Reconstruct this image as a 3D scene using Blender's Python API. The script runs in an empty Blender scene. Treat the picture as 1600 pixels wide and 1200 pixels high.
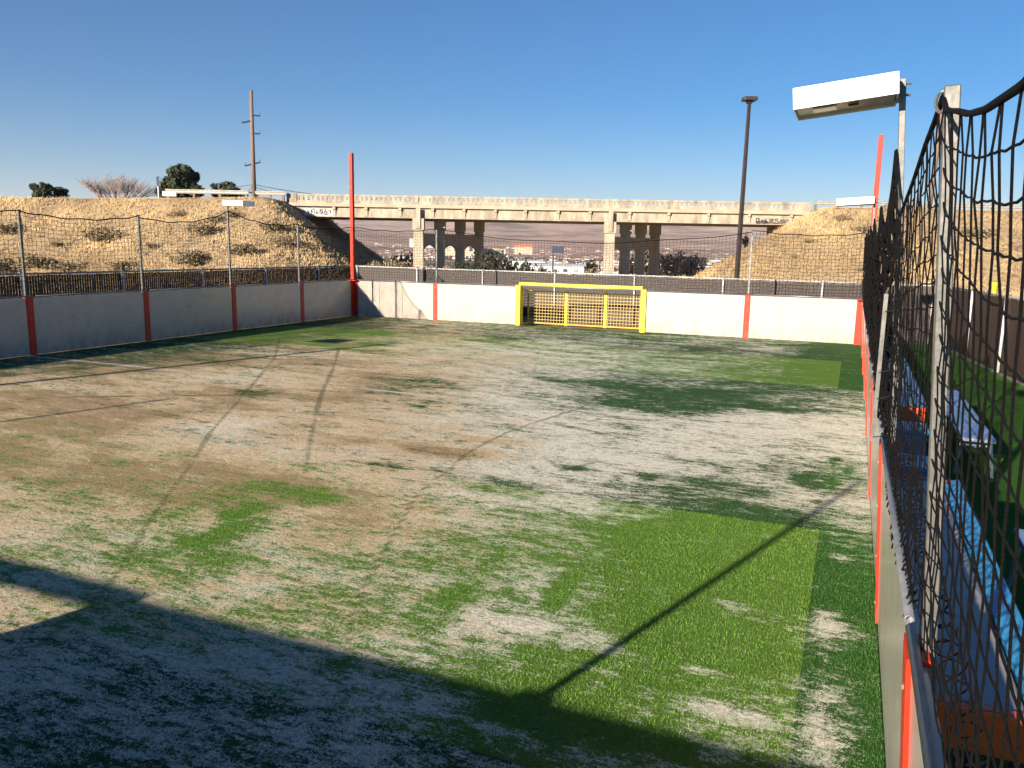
import bpy, math, random
import numpy as np
from mathutils import Vector, Matrix
random.seed(7); RNG = np.random.default_rng(11)
sc = bpy.context.scene
COL = sc.collection
# ------------------------------------------------------------------ camera
CAM_Z = 2.4535
FPX, PITCH, ROLL, YAW = 1250.97, 0.16888, 0.01786, 0.39796
fw = Vector((-math.sin(YAW)*math.cos(PITCH), math.cos(YAW)*math.cos(PITCH), -math.sin(PITCH)))
rt0 = fw.cross(Vector((0, 0, 1))).normalized(); up0 = rt0.cross(fw)
rt = rt0*math.cos(ROLL) + up0*math.sin(ROLL)
up = up0*math.cos(ROLL) - rt0*math.sin(ROLL)
cd = bpy.data.cameras.new('camera'); cam = bpy.data.objects.new('camera', cd); COL.objects.link(cam)
cd.sensor_width = 36; cd.lens = FPX/1600*36; cd.clip_start = 0.05; cd.clip_end = 60000
M = Matrix((rt, up, -fw)).transposed().to_4x4(); M.translation = Vector((0, 0, CAM_Z)); cam.matrix_world = M
sc.camera = cam
# ------------------------------------------------------------------ sky, sun, exposure
SUN = Vector((1.0, 3.3, -1.0)).normalized()          # the way the light travels
SUN_EL = math.asin(-SUN.z)
w = bpy.data.worlds.new('World'); sc.world = w; w.use_nodes = True
nt = w.node_tree; nt.nodes.clear()
sky = nt.nodes.new('ShaderNodeTexSky'); sky.sky_type = 'NISHITA'; sky.sun_disc = False
sky.sun_elevation = SUN_EL; sky.sun_rotation = math.atan2(-SUN.x, -SUN.y)
sky.altitude = 800; sky.air_density = 1.0; sky.dust_density = 0.15; sky.ozone_density = 5.0
bg = nt.nodes.new('ShaderNodeBackground'); bg.inputs[1].default_value = 0.05
wo = nt.nodes.new('ShaderNodeOutputWorld')
hs = nt.nodes.new('ShaderNodeHueSaturation'); hs.inputs['Saturation'].default_value = 1.36
nt.links.new(sky.outputs[0], hs.inputs['Color']); nt.links.new(hs.outputs[0], bg.inputs[0]); nt.links.new(bg.outputs[0], wo.inputs[0])
sl = bpy.data.lights.new('sun', 'SUN'); sl.energy = 5.0; sl.angle = math.radians(0.55); sl.color = (1.0, 0.88, 0.72)
so = bpy.data.objects.new('sun', sl); COL.objects.link(so); so.rotation_euler = SUN.to_track_quat('-Z', 'Y').to_euler()
sc.view_settings.view_transform = 'Standard'; sc.view_settings.look = 'None'
sc.view_settings.gamma = 1; sc.view_settings.use_curve_mapping = False
sc.view_settings.exposure = 1.24
# ------------------------------------------------------------------ frames of reference
CU, SU = math.cos(YAW), math.sin(YAW)
def W(u, v, z=0.0): return Vector((u*CU - v*SU, u*SU + v*CU, z))     # u to the right, v ahead
def PX(px, py, V):
    d = fw + rt*((px-800)/FPX) - up*((py-600)/FPX)
    t = V/(d.x*-SU + d.y*CU)
    return Vector((0, 0, CAM_Z)) + d*t
def UV(p): return p.x*CU + p.y*SU, -p.x*SU + p.y*CU
# ------------------------------------------------------------------ materials
def newmat(name):
    m = bpy.data.materials.new(name); m.use_nodes = True
    return m, m.node_tree, m.node_tree.nodes['Principled BSDF']
def mat(name, c1, c2=None, rough=.7, metal=0, scale=8, bump=0, bscale=60, detail=4, coords='Object', stretch=(1, 1, 1), spec=.5, attr=None):
    m, t, b = newmat(name); N = t.nodes; L = t.links
    c2 = c2 or tuple(x*.8 for x in c1)
    tc = N.new('ShaderNodeTexCoord'); mp = N.new('ShaderNodeMapping'); mp.inputs['Scale'].default_value = stretch
    L.new(tc.outputs[coords], mp.inputs[0])
    n = N.new('ShaderNodeTexNoise'); n.inputs['Scale'].default_value = scale; n.inputs['Detail'].default_value = detail
    n.inputs['Roughness'].default_value = .65
    L.new(mp.outputs[0], n.inputs['Vector'])
    r = N.new('ShaderNodeValToRGB'); r.color_ramp.elements[0].position = .35; r.color_ramp.elements[1].position = .65
    r.color_ramp.elements[0].color = (*c2, 1); r.color_ramp.elements[1].color = (*c1, 1)
    L.new(n.outputs[0], r.inputs[0]); out = r.outputs[0]
    if attr:
        a = N.new('ShaderNodeAttribute'); a.attribute_name = attr
        mx = N.new('ShaderNodeMix'); mx.data_type = 'RGBA'; mx.blend_type = 'MULTIPLY'; mx.inputs[0].default_value = 1
        L.new(out, mx.inputs[6]); L.new(a.outputs[0], mx.inputs[7]); out = mx.outputs[2]
    L.new(out, b.inputs['Base Color'])
    b.inputs['Roughness'].default_value = rough; b.inputs['Metallic'].default_value = metal
    b.inputs['Specular IOR Level'].default_value = spec
    if bump:
        n2 = N.new('ShaderNodeTexNoise'); n2.inputs['Scale'].default_value = bscale; n2.inputs['Detail'].default_value = 5
        L.new(mp.outputs[0], n2.inputs['Vector'])
        bp = N.new('ShaderNodeBump'); bp.inputs['Strength'].default_value = bump; bp.inputs['Distance'].default_value = .02
        L.new(n2.outputs[0], bp.inputs['Height']); L.new(bp.outputs[0], b.inputs['Normal'])
    return m
M_WALL = mat('white_board', (.47, .42, .36), (.41, .36, .31), rough=.24, scale=2.6, detail=9, spec=.5, bump=.03, bscale=3)
def grime(m, amt=.5):
    t = m.node_tree; N = t.nodes; L = t.links; b = N['Principled BSDF']; src = b.inputs['Base Color'].links[0].from_socket
    tc = N.new('ShaderNodeTexCoord'); x = N.new('ShaderNodeSeparateXYZ'); L.new(tc.outputs['Object'], x.inputs[0])
    def nz(s, d, st):
        mp = N.new('ShaderNodeMapping'); mp.inputs['Scale'].default_value = st; L.new(tc.outputs['Object'], mp.inputs[0])
        n = N.new('ShaderNodeTexNoise'); n.inputs['Scale'].default_value = s; n.inputs['Detail'].default_value = d; L.new(mp.outputs[0], n.inputs[0]); return n.outputs[0]
    def mr(i, a, c, o0=0, o1=1):
        n = N.new('ShaderNodeMapRange'); L.new(i, n.inputs[0]); n.inputs[1].default_value = a; n.inputs[2].default_value = c; n.inputs[3].default_value = o0; n.inputs[4].default_value = o1; return n.outputs[0]
    def mm(op, a, c):
        n = N.new('ShaderNodeMath'); n.operation = op
        for k, v in enumerate((a, c)):
            if isinstance(v, (int, float)): n.inputs[k].default_value = v
            else: L.new(v, n.inputs[k])
        return n.outputs[0]
    splash = mm('MULTIPLY', mr(x.outputs[2], .0, .42, 1, 0), mr(nz(5, 8, (1, 1, .5)), .40, .62))
    scuff = mr(nz(3.2, 5, (1, 1, 2.6)), .62, .68, 0, .55)
    f = mm('MULTIPLY', mm('MAXIMUM', splash, scuff), amt)
    mx = N.new('ShaderNodeMix'); mx.data_type = 'RGBA'; L.new(f, mx.inputs[0]); L.new(src, mx.inputs[6]); mx.inputs[7].default_value = (.17, .14, .10, 1)
    L.new(mx.outputs[2], b.inputs['Base Color'])
grime(M_WALL, .5)
M_RED = mat('red_paint', (.60, .030, .009), (.50, .022, .007), rough=.45, scale=6, spec=.3)
grime(M_RED, .35)
M_SCREW = mat('screw_steel', (.5, .3, .25), rough=.4, metal=.6)
M_YEL = mat('yellow_paint', (.92, .76, .01), (.85, .66, .01), rough=.4, scale=5)
M_YNET = mat('yellow_cord', (.66, .50, .20), (.5, .36, .13), rough=.9, scale=20)
M_GALV = mat('galvanised_steel', (.17, .165, .155), (.11, .107, .10), rough=.45, metal=.45, scale=18, bump=.05)
M_PIPE = mat('galvanised_pipe', (.25, .26, .28), (.17, .18, .20), rough=.4, metal=.5, scale=14)
M_WPOST = mat('pale_fence_post', (.68, .67, .64), (.52, .51, .49), rough=.5, metal=.2, scale=10)
M_CORD = mat('black_cord', (.014, .012, .0115), (.005, .0045, .005), rough=.75, scale=240, bump=.9, bscale=420, spec=.12)
M_ROPE = mat('black_rope', (.010, .009, .0095), (.005, .005, .005), rough=.8, scale=120, bump=.9, bscale=250, spec=.12)
M_WIRE = mat('wire', (.05, .035, .03), (.025, .018, .016), rough=.5, scale=20)
M_SLAT = mat('brown_slat', (.052, .033, .026), (.034, .022, .018), rough=.55, scale=5, stretch=(1, 1, .3))
M_LAMPW = mat('lamp_white', (.88, .87, .85), (.84, .83, .80), rough=.35, scale=3)
M_LAMPU = mat('lamp_reflector', (.52, .50, .44), (.34, .32, .28), rough=.3, metal=.6, scale=9)
M_LAMPG = mat('lamp_glass', (.75, .75, .68), (.6, .6, .55), rough=.15, scale=20)
M_CONC = mat('old_concrete', (.44, .375, .285), (.34, .285, .21), rough=.9, scale=.9, bump=.25, bscale=12, detail=9)
M_CONC2 = mat('stained_concrete', (.46, .395, .30), (.23, .185, .14), rough=.92, scale=1.6, bump=.3, bscale=9, detail=10, stretch=(1, 1, .35))
M_PAINTB = mat('black_spray_paint', (.02, .02, .025), rough=.6)
M_PAINTW = mat('white_spray_paint', (.62, .6, .57), rough=.7)
M_WOOD = mat('pole_wood', (.23, .16, .12), (.15, .10, .075), rough=.9, scale=3, stretch=(6, 6, .5), bump=.3)
M_DARK = mat('dark_bronze', (.05, .036, .033), (.03, .022, .02), rough=.5, scale=4)
M_BLK = mat('black_iron', (.02, .02, .022), rough=.5)
M_STEELR = mat('weathered_guardrail', (.48, .45, .40), (.34, .31, .27), rough=.55, metal=.3, scale=3)
M_BENCH = mat('bench_vinyl', (.34, .31, .30), (.22, .20, .20), rough=.45, scale=4, detail=8, bump=.1, bscale=30)
M_ALU = mat('brushed_aluminium', (.46, .52, .62), (.36, .42, .53), rough=.35, metal=.55, scale=3, stretch=(1, 8, 1))
M_BLUE = mat('blue_plastic', (.03, .22, .48), (.045, .28, .52), rough=.35, scale=1.2, detail=6)
M_ORG = mat('orange_plastic', (.95, .12, .02), (.88, .09, .015), rough=.4, scale=5)
M_BARK = mat('bark', (.16, .12, .09), (.08, .06, .05), rough=.95, scale=6)
M_JUN = mat('juniper_foliage', (.060, .070, .032), (.030, .040, .018), rough=.9, scale=3, attr='tint')
M_SAGE = mat('sagebrush_foliage', (.27, .21, .13), (.16, .125, .08), rough=.95, scale=3, attr='tint')
M_TANB = mat('tan_bush_foliage', (.33, .255, .15), (.22, .165, .095), rough=.95, scale=3, attr='tint')
M_GREENB = mat('dark_bush_foliage', (.035, .042, .022), (.018, .024, .014), rough=.95, scale=3, attr='tint')
M_TWIG = mat('bare_twig', (.30, .235, .21), (.2, .15, .14), rough=.95, scale=3)
M_STRAW = mat('dry_grass', (.46, .325, .165), (.28, .20, .11), rough=.95, scale=.28, detail=6, attr='tint')
M_ROCK = mat('pale_rock', (.36, .30, .23), (.24, .20, .155), rough=.95, scale=1.5, bump=.3)
M_YPLAS = mat('yellow_post_plastic', (.9, .55, .01), rough=.5)
M_TOWN = mat('town_wall', (1, 1, 1), (.9, .9, .9), rough=.9, scale=.1, attr='tint')
M_WHITER = mat('white_roof', (.80, .78, .75), (.72, .70, .67), rough=.7, scale=.02)
M_TANW = mat('tan_wall', (.62, .50, .36), (.55, .44, .32), rough=.8, scale=.05)
M_REDR = mat('red_roof', (.52, .17, .10), (.4, .13, .08), rough=.8, scale=.05)
M_NAVY = mat('billboard_back', (.05, .06, .11), (.04, .05, .08), rough=.8, scale=.5)
M_ASPH = mat('asphalt', (.06, .058, .056), (.045, .044, .043), rough=.95, scale=6)

# ------------------------------------------------------------------ mesh helpers
class MB:
    def __init__(s): s.v = []; s.f = []; s.t = []
    def add(s, vs, fs, tint=None):
        n = len(s.v); s.v += [tuple(a) for a in vs]; s.f += [tuple(i+n for i in f) for f in fs]
        if tint is not None: s.t += [tint]*len(vs)
        return s
    def box(s, lo, hi, tint=None):
        (a, b, c), (d, e, f) = lo, hi
        return s.add([(a,b,c),(d,b,c),(d,e,c),(a,e,c),(a,b,f),(d,b,f),(d,e,f),(a,e,f)],
              [(0,3,2,1),(4,5,6,7),(0,1,5,4),(1,2,6,5),(2,3,7,6),(3,0,4,7)], tint)
    def obox(s, c, ax, ay, az, tint=None):          # centre and three half-axis vectors
        c, ax, ay, az = map(Vector, (c, ax, ay, az))
        P = [c + ax*i + ay*j + az*k for k in (-1, 1) for (i, j) in ((-1,-1),(1,-1),(1,1),(-1,1))]
        return s.add(P, [(0,3,2,1),(4,5,6,7),(0,1,5,4),(1,2,6,5),(2,3,7,6),(3,0,4,7)], tint)
    def tube(s, pts, r, n=6, r2=None, cap=True, tint=None):
        pts = [Vector(p) for p in pts]; k = len(pts); V = []
        for i, p in enumerate(pts):
            t = (pts[min(i+1, k-1)] - pts[max(i-1, 0)])
            if t.length < 1e-9: t = Vector((0, 0, 1))
            t.normalize(); ref = Vector((0, 0, 1)) if abs(t.z) < .8 else Vector((1, 0, 0))
            a = t.cross(ref).normalized(); b = t.cross(a)
            rr = r if r2 is None else r + (r2-r)*i/max(1, k-1)
            for j in range(n):
                q = 2*math.pi*j/n; V.append(p + a*(rr*math.cos(q)) + b*(rr*math.sin(q)))
        F = [(i*n+j, i*n+(j+1) % n, (i+1)*n+(j+1) % n, (i+1)*n+j) for i in range(k-1) for j in range(n)]
        if cap: F += [tuple(range(n-1, -1, -1)), tuple((k-1)*n+j for j in range(n))]
        return s.add(V, F, tint)
    def build(s, name, m, parent=None, smooth=False):
        me = bpy.data.meshes.new(name); me.from_pydata(s.v, [], s.f); me.update()
        if s.t and len(s.t) == len(s.v):
            a = me.color_attributes.new('tint', 'FLOAT_COLOR', 'POINT')
            arr = np.ones((len(s.v), 4), np.float32); tt = np.array(s.t, np.float32)
            arr[:, :3] = tt.reshape(len(s.v), -1)[:, :3] if tt.ndim > 1 else tt[:, None]
            a.data.foreach_set('color', arr.ravel())
        me.materials.append(m)
        if smooth: me.polygons.foreach_set('use_smooth', [True]*len(me.polygons))
        o = bpy.data.objects.new(name, me); COL.objects.link(o)
        if parent: o.parent = parent
        return o
def bevel(o, wd=.01, seg=2):
    b = o.modifiers.new('bevel', 'BEVEL'); b.width = wd; b.segments = seg; b.limit_method = 'ANGLE'; return o
def tag(o, label=None, cat=None, group=None, kind=None):
    if label: o['label'] = label
    if cat: o['category'] = cat
    if group: o['group'] = group
    if kind: o['kind'] = kind
    return o
def empty(name, loc=(0, 0, 0), label=None, cat=None, group=None):
    o = bpy.data.objects.new(name, None); o.location = loc; o.empty_display_size = .1; COL.objects.link(o)
    return tag(o, label, cat, group)
def kids(root):
    return [o for o in COL.objects if o.parent == root]
def copy_tree(o, loc=None, parent=None, label=None):
    c = o.copy(); COL.objects.link(c)
    if parent: c.parent = parent
    if loc is not None: c.location = loc
    if label: c['label'] = label
    for ch in kids(o): copy_tree(ch, parent=c)
    return c
# numpy value noise
_T = RNG.random((512, 512))
def vnoise(x, y, sx=1, sy=1, o=0):
    x = np.asarray(x)/sx + o*37.7; y = np.asarray(y)/sy + o*17.3
    xi = np.floor(x).astype(int); yi = np.floor(y).astype(int); fx = x-xi; fy = y-yi
    fx = fx*fx*(3-2*fx); fy = fy*fy*(3-2*fy)
    g = lambda a, b: _T[a % 512, b % 512]
    return (g(xi, yi)*(1-fx)+g(xi+1, yi)*fx)*(1-fy) + (g(xi, yi+1)*(1-fx)+g(xi+1, yi+1)*fx)*fy
def fbm(x, y, s, o=0, oct=4, ax=1):
    r = 0; a = .5; t = 0
    for k in range(oct):
        r = r + a*vnoise(x, y, s*ax/2**k, s/2**k, o+k*3); t += a; a *= .55
    return r/t
# ------------------------------------------------------------------ court dimensions
XL, XR, YB, YN, H = -16.02, 0.315, 23.71, -0.45, 1.22
S = 3.058
PY = [YB-2.864-S*k for k in range(8)]          # post stations on the side walls
PY = [y for y in PY if y > YN+1]
PR = [YB-2.864-3.03*k for k in range(7)]          # posts on the right wall
GX0, GX1 = -9.78, -5.755                        # goal opening
# ------------------------------------------------------------------ ground and embankments
def smax(a, b, k):
    h = np.clip(.5+.5*(a-b)/k, 0, 1); return b*(1-h)+a*h + k*h*(1-h)
def height(u, v):
    base = np.where(v < 55, -.06, 0.0)
    base = -.06 - .35*np.clip((v-32)/25, 0, 1)
    base = base - np.clip((v-88)/900, 0, 1)**.8*31
    n = fbm(u, v, 9, 1)-.5; n2 = fbm(u, v, 2.2, 5)-.5
    # left bank
    vo = np.maximum(72.0 + 1.2*np.sin(u*.13) - v, v-85.0)
    uo = u+21.8
    d = np.sqrt(np.clip(vo, 0, None)**2 + (np.clip(uo, 0, None)*1.12)**2)
    zt = 6.02 + .42*np.clip((u+40)/20, 0, 1)
    zl = zt - np.clip(d-.4, 0, None)/1.62 + (n*1.7+n2*.55)*np.clip(d/3, 0, 1)
    # right bank
    vo = np.maximum(71.5 - v, v-85.0); uo = 28.0+np.clip(v-75.5, 0, 12)*1.0-u
    d = np.sqrt(np.clip(vo, 0, None)**2 + (np.clip(uo, 0, None))**2)
    zr = 6.38 - np.clip(d-.4, 0, None)/1.68 + (n*1.2+n2*.4)*np.clip(d/3, 0, 1)
    r = smax(smax(base + n*.25*np.clip((v-30)/10, 0, 1), zl, .5), zr, .5)
    w = np.clip((v-29)/5, 0, 1)
    # behind and beside the court the ground stays flat
    return np.where(v < 29, -.06, r*w + -.06*(1-w))
us = np.concatenate([-np.geomspace(9000, 75, 26), np.arange(-72, 82, .62), np.geomspace(85, 9000, 26)])
vs = np.concatenate([np.array([-60, -30, -10]), np.arange(0, 30, 3), np.arange(30, 56, 1.2), np.arange(56, 90, .5), np.geomspace(91, 2600, 46)])
UU, VV = np.meshgrid(us, vs); ZZ = height(UU, VV)
far = np.clip((VV-150)/600, 0, 1); ZZ = ZZ + far*(fbm(UU, VV, 260, 9)-.5)*9
def grid_obj(name, UU, VV, ZZ, m):
    X = UU*CU - VV*SU; Y = UU*SU + VV*CU
    n, k = UU.shape; me = bpy.data.meshes.new(name)
    vtx = np.stack([X.ravel(), Y.ravel(), ZZ.ravel()], 1)
    i = np.arange(n*k).reshape(n, k); q = np.stack([i[:-1, :-1].ravel(), i[:-1, 1:].ravel(), i[1:, 1:].ravel(), i[1:, :-1].ravel()], 1)
    me.from_pydata(vtx.tolist(), [], q.tolist()); me.polygons.foreach_set('use_smooth', [True]*len(q)); me.materials.append(m)
    o = bpy.data.objects.new(name, me); COL.objects.link(o); return o
def ground_material():
    m, t, b = newmat('dry_ground'); N = t.nodes; L = t.links
    tc = N.new('ShaderNodeTexCoord')
    def noise(s, d=6, r=.65):
        n = N.new('ShaderNodeTexNoise'); n.inputs['Scale'].default_value = s; n.inputs['Detail'].default_value = d; n.inputs['Roughness'].default_value = r
        L.new(tc.outputs['Object'], n.inputs['Vector']); return n
    def ramp(i, *st):
        r = N.new('ShaderNodeValToRGB'); e = r.color_ramp.elements
        while len(e) < len(st): e.new(.5)
        for k, (p, c) in enumerate(st): e[k].position = p; e[k].color = (*c, 1)
        L.new(i, r.inputs[0]); return r
    a = ramp(noise(.45, 8).outputs[0], (.3, (.23, .165, .10)), (.48, (.36, .255, .15)), (.7, (.44, .325, .19)))
    c = ramp(noise(2.8, 8, .75).outputs[0], (.38, (.16, .12, .075)), (.52, (1, 1, 1)))
    mx = N.new('ShaderNodeMix'); mx.data_type = 'RGBA'; mx.blend_type = 'MULTIPLY'; mx.inputs[0].default_value = .75
    L.new(a.outputs[0], mx.inputs[6]); L.new(c.outputs[0], mx.inputs[7])
    f = ramp(noise(.012, 12, .8).outputs[0], (.40, (.07, .075, .05)), (.47, (.24, .18, .12)), (.56, (.42, .29, .17)), (.62, (.30, .23, .16)))
    geo = N.new('ShaderNodeVectorMath'); geo.operation = 'LENGTH'; L.new(tc.outputs['Object'], geo.inputs[0])
    mr = N.new('ShaderNodeMapRange'); mr.inputs[1].default_value = 110; mr.inputs[2].default_value = 320; L.new(geo.outputs['Value'], mr.inputs[0])
    m2 = N.new('ShaderNodeMix'); m2.data_type = 'RGBA'; L.new(mr.outputs[0], m2.inputs[0]); L.new(mx.outputs[2], m2.inputs[6]); L.new(f.outputs[0], m2.inputs[7])
    L.new(m2.outputs[2], b.inputs['Base Color']); b.inputs['Roughness'].default_value = .95; b.inputs['Specular IOR Level'].default_value = .1
    bn = noise(5, 8, .7); bp = N.new('ShaderNodeBump'); bp.inputs['Strength'].default_value = .8; bp.inputs['Distance'].default_value = .12
    L.new(bn.outputs[0], bp.inputs['Height']); L.new(bp.outputs[0], b.inputs['Normal'])
    return m
M_GROUND = ground_material()
tag(grid_obj('ground', UU, VV, ZZ, M_GROUND), kind='structure')
# road on top of the banks (a thin sheet above the plateau)
for (u0, u1) in ((-110, -20.9), (27.1, 110)):
    b = MB(); n = 24
    for k in range(n):
        a, c = u0+(u1-u0)*k/n, u0+(u1-u0)*(k+1)/n
        zz = [float(height(np.array(x), np.array(y)))+.12 for x, y in ((a, 74.5), (c, 74.5), (c, 83), (a, 83))]
        b.add([W(a, 74.5, zz[0]), W(c, 74.5, zz[1]), W(c, 83, zz[2]), W(a, 83, zz[3])], [(0, 1, 2, 3)])
    tag(b.build('road', M_ASPH), kind='structure')
# far valley hills
uh = np.linspace(-9000, 11000, 260); vh = np.concatenate([np.linspace(2300, 9500, 110), np.linspace(9800, 17000, 40)])
UH, VH = np.meshgrid(uh, vh)
t1 = np.clip((VH-2500)/5200, 0, 1); t2 = np.clip((VH-9500)/4500, 0, 1)
rg = fbm(UH, VH, 1500, 21, 5); rg2 = fbm(UH, VH, 420, 31, 4)
ridge = np.where(VH < 7700, t1, 1)
zh = -34 + (t1**1.25)*(350 + 130*(rg-.5)) + (t1*(rg2-.5)*120) + t1*np.abs(rg-.5)*160
ang = UH/VH
peak = 520*np.exp(-((ang-.345)/.045)**2) + 560*np.exp(-((ang-.46)/.07)**2) + 420*np.exp(-((ang-.62)/.08)**2)
zh = zh + t2*(peak + 160*(rg-.5))*np.clip(2.0-1.0*np.clip((VH-15500)/1500, 0, 1), 0, 1)*.62
def hill_material():
    m, t, b = newmat('far_hills'); N = t.nodes; L = t.links
    tc = N.new('ShaderNodeTexCoord')
    n = N.new('ShaderNodeTexNoise'); n.inputs['Scale'].default_value = .0022; n.inputs['Detail'].default_value = 12; n.inputs['Roughness'].default_value = .7
    L.new(tc.outputs['Object'], n.inputs['Vector'])
    r = N.new('ShaderNodeValToRGB'); e = r.color_ramp.elements; e.new(.5)
    for k, (p, c) in enumerate(((.38, (.20, .13, .10)), (.5, (.42, .27, .20)), (.64, (.56, .38, .28)))): e[k].position = p; e[k].color = (*c, 1)
    L.new(n.outputs[0], r.inputs[0]); L.new(r.outputs[0], b.inputs['Base Color']); b.inputs['Roughness'].default_value = 1; b.inputs['Specular IOR Level'].default_value = 0
    return m
tag(grid_obj('hills', UH, VH, zh, hill_material()), kind='structure')

# ------------------------------------------------------------------ the town in the valley
def gz(u, v):
    z = float(height(np.array(u), np.array(v)));
    return z + min(1, max(0, (v-150)/600))*(float(fbm(np.array(float(u)), np.array(float(v)), 260, 9))-.5)*9
b = MB()
pal = [(.62, .56, .5), (.5, .42, .35), (.7, .68, .66), (.35, .3, .27), (.45, .3, .22), (.55, .55, .58), (.4, .2, .15)]
for k in range(2300):
    v = 1000*(3.4**RNG.random()); u = (RNG.random()-.42)*v*.95
    if fbm(np.array(u), np.array(v), 300, 41) < .47 and v < 2500: continue
    z = gz(u, v) if v < 2500 else float(-34+min(1, (v-2500)/5200)**1.25*350)
    sx, sy, sz = RNG.uniform(4, 10), RNG.uniform(4, 9), RNG.uniform(1.5, 3.2)
    c = pal[RNG.integers(len(pal))]
    b.obox(W(u, v, z+sz-1), Vector((CU, SU, 0))*sx, Vector((-SU, CU, 0))*sy, (0, 0, sz), tint=c)
tag(b.build('distant_town', M_TOWN), 'hazy mass of small houses on the valley floor beyond the overpass', 'town', kind='stuff')
b = MB()
for k in range(4200):
    v = 650*(5.2**RNG.random()); u = (RNG.random()-.42)*v*.95
    if fbm(np.array(u), np.array(v), 220, 51) < .50: continue
    z = gz(u, v) if v < 2500 else float(-34+min(1, (v-2500)/5200)**1.25*350)
    r = RNG.uniform(2, 5.5); hgt = RNG.uniform(3, 8); g = RNG.uniform(.6, 1.3)
    P = [Vector((r*math.cos(a), r*math.sin(a), hgt*.45)) for a in np.arange(5)*1.257+RNG.random()]
    c = W(u, v, z-.5)
    b.add([c+p for p in P]+[c+Vector((RNG.uniform(-1, 1), RNG.uniform(-1, 1), hgt)), c], [(i, (i+1) % 5, 5) for i in range(5)]+[((i+1) % 5, i, 6) for i in range(5)], tint=(g*1.2, g*1.1, g))
tag(b.build('distant_trees', M_GREENB), 'scattered dark trees among the houses of the valley', 'trees', kind='stuff')

def far_building(px0, px1, ytop, ybot, V, depth, mw, label, mr=None, roof=None, bays=0, name='building'):
    p0 = PX(px0, ybot, V); p1 = PX(px1, ybot, V); pt = PX((px0+px1)/2, ytop, V)
    u0, u1 = UV(p0)[0], UV(p1)[0]; z0 = min(p0.z, p1.z)-6; z1 = pt.z
    root = empty(name, W((u0+u1)/2, V, z0), label, 'building')
    def P(u, v, z): return W(u, v, z) - Vector(root.location)
    def bx(ua, va, za, ub, vb, zb):
        m = MB(); m.add([P(ua, va, za), P(ub, va, za), P(ub, vb, za), P(ua, vb, za), P(ua, va, zb), P(ub, va, zb), P(ub, vb, zb), P(ua, vb, zb)],
              [(0,3,2,1),(4,5,6,7),(0,1,5,4),(1,2,6,5),(2,3,7,6),(3,0,4,7)]); return m
    bx(u0, V, z0, u1, V+depth, z1).build('wall', mw, root)
    bx(u0-1, V-1, z1+.02, u1+1, V+depth+1, z1+(roof or .8)).build('roof', mr or mw, root)
    for k in range(bays):
        a = u0+(u1-u0)*(k+.3)/bays; c = u0+(u1-u0)*(k+.7)/bays
        bx(a, V-.25, z0+7, c, V+.2, z1-1.2).build('dock_door', M_NAVY if k % 2 else M_STEELR, root)
    return root
far_building(826, 940, 418, 426, 620, 120, M_WHITER, 'long white flat roofed warehouse behind the bridge, left of the second pier', bays=7)
far_building(786, 850, 410, 419, 760, 130, M_WHITER, 'white warehouse with a stepped roof above the dark bushes', bays=5)
far_building(752, 790, 389, 398, 1400, 60, M_TANW, 'cream building seen just right of the dark bridge columns', bays=4)
far_building(640, 684, 374, 381, 1500, 90, M_WHITER, 'long pale building seen between the first pier columns, beside the left bank', bays=3)
far_building(694, 742, 378, 393, 1300, 90, M_TANW, 'sunny tan factory seen between the dark rear columns of the first pier', bays=4)
far_building(803, 832, 386, 392, 1500, 50, M_TANW, 'low building with a red roof left of the billboard', mr=M_REDR, roof=5)
far_building(1058, 1104, 403, 407, 900, 50, M_DARK, 'low dark shed on the tan field right of the second pier')
# billboard
p = PX(867, 424, 520); pt = PX(872, 385, 520); pb = PX(872, 396, 520); root = empty('billboard', W(UV(pt)[0], 520, p.z-4), 'dark blue billboard on one post in the valley, left of the second pier', 'billboard')
o = Vector(root.location); hw = 3.9
MB().obox((0, 0, (pt.z+pb.z)/2-o.z), Vector((CU, SU, 0))*hw, Vector((-SU, CU, 0))*.4, (0, 0, (pt.z-pb.z)/2)).build('panel', M_NAVY, root)
MB().obox((-3.0*CU, -3.0*SU, (pt.z-o.z)/2), Vector((CU, SU, 0))*.5, Vector((-SU, CU, 0))*.35, (0, 0, (pt.z-o.z)/2-.5)).build('post', M_DARK, root)
MB().obox((0, -.9, pb.z-o.z-.3), Vector((CU, SU, 0))*hw, Vector((-SU, CU, 0))*.5, (0, 0, .12)).build('walkway', M_STEELR, root)

# ------------------------------------------------------------------ overpass bridge (runs along u at v = BV)
BV = 75.0; ZR = 6.95; BU0, BU1 = -20.85, 26.95
ZF, ZS = 5.86, 4.93                               # underside of the deck edge, soffit
root = empty('overpass_bridge', W(0, BV, 0), 'old tan concrete road overpass with an arched balustrade spanning the gap between two grassy banks', 'bridge')
ro = Vector(root.location)
def bbox(m, u0, v0, z0, u1, v1, z1):
    P = lambda u, v, z: W(u, v, z)-ro
    return m.add([P(u0, v0, z0), P(u1, v0, z0), P(u1, v1, z0), P(u0, v1, z0), P(u0, v0, z1), P(u1, v0, z1), P(u1, v1, z1), P(u0, v1, z1)],
              [(0,3,2,1),(4,5,6,7),(0,1,5,4),(1,2,6,5),(2,3,7,6),(3,0,4,7)])
DW = 8.4
bbox(MB(), BU0-.6, BV-.30, ZF, BU1+.6, BV+DW+.3, ZF+.28).build('deck', M_CONC, root)
for (v, th) in ((BV, .32), (BV+DW/3, .4), (BV+2*DW/3, .4), (BV+DW-.32, .32)):
    bbox(MB(), BU0-.2 if v > BV else BU0+.9, v, ZS, BU1-.6, v+th, ZF-.002).build('girder', M_CONC2 if v == BV else M_CONC, root)
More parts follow.
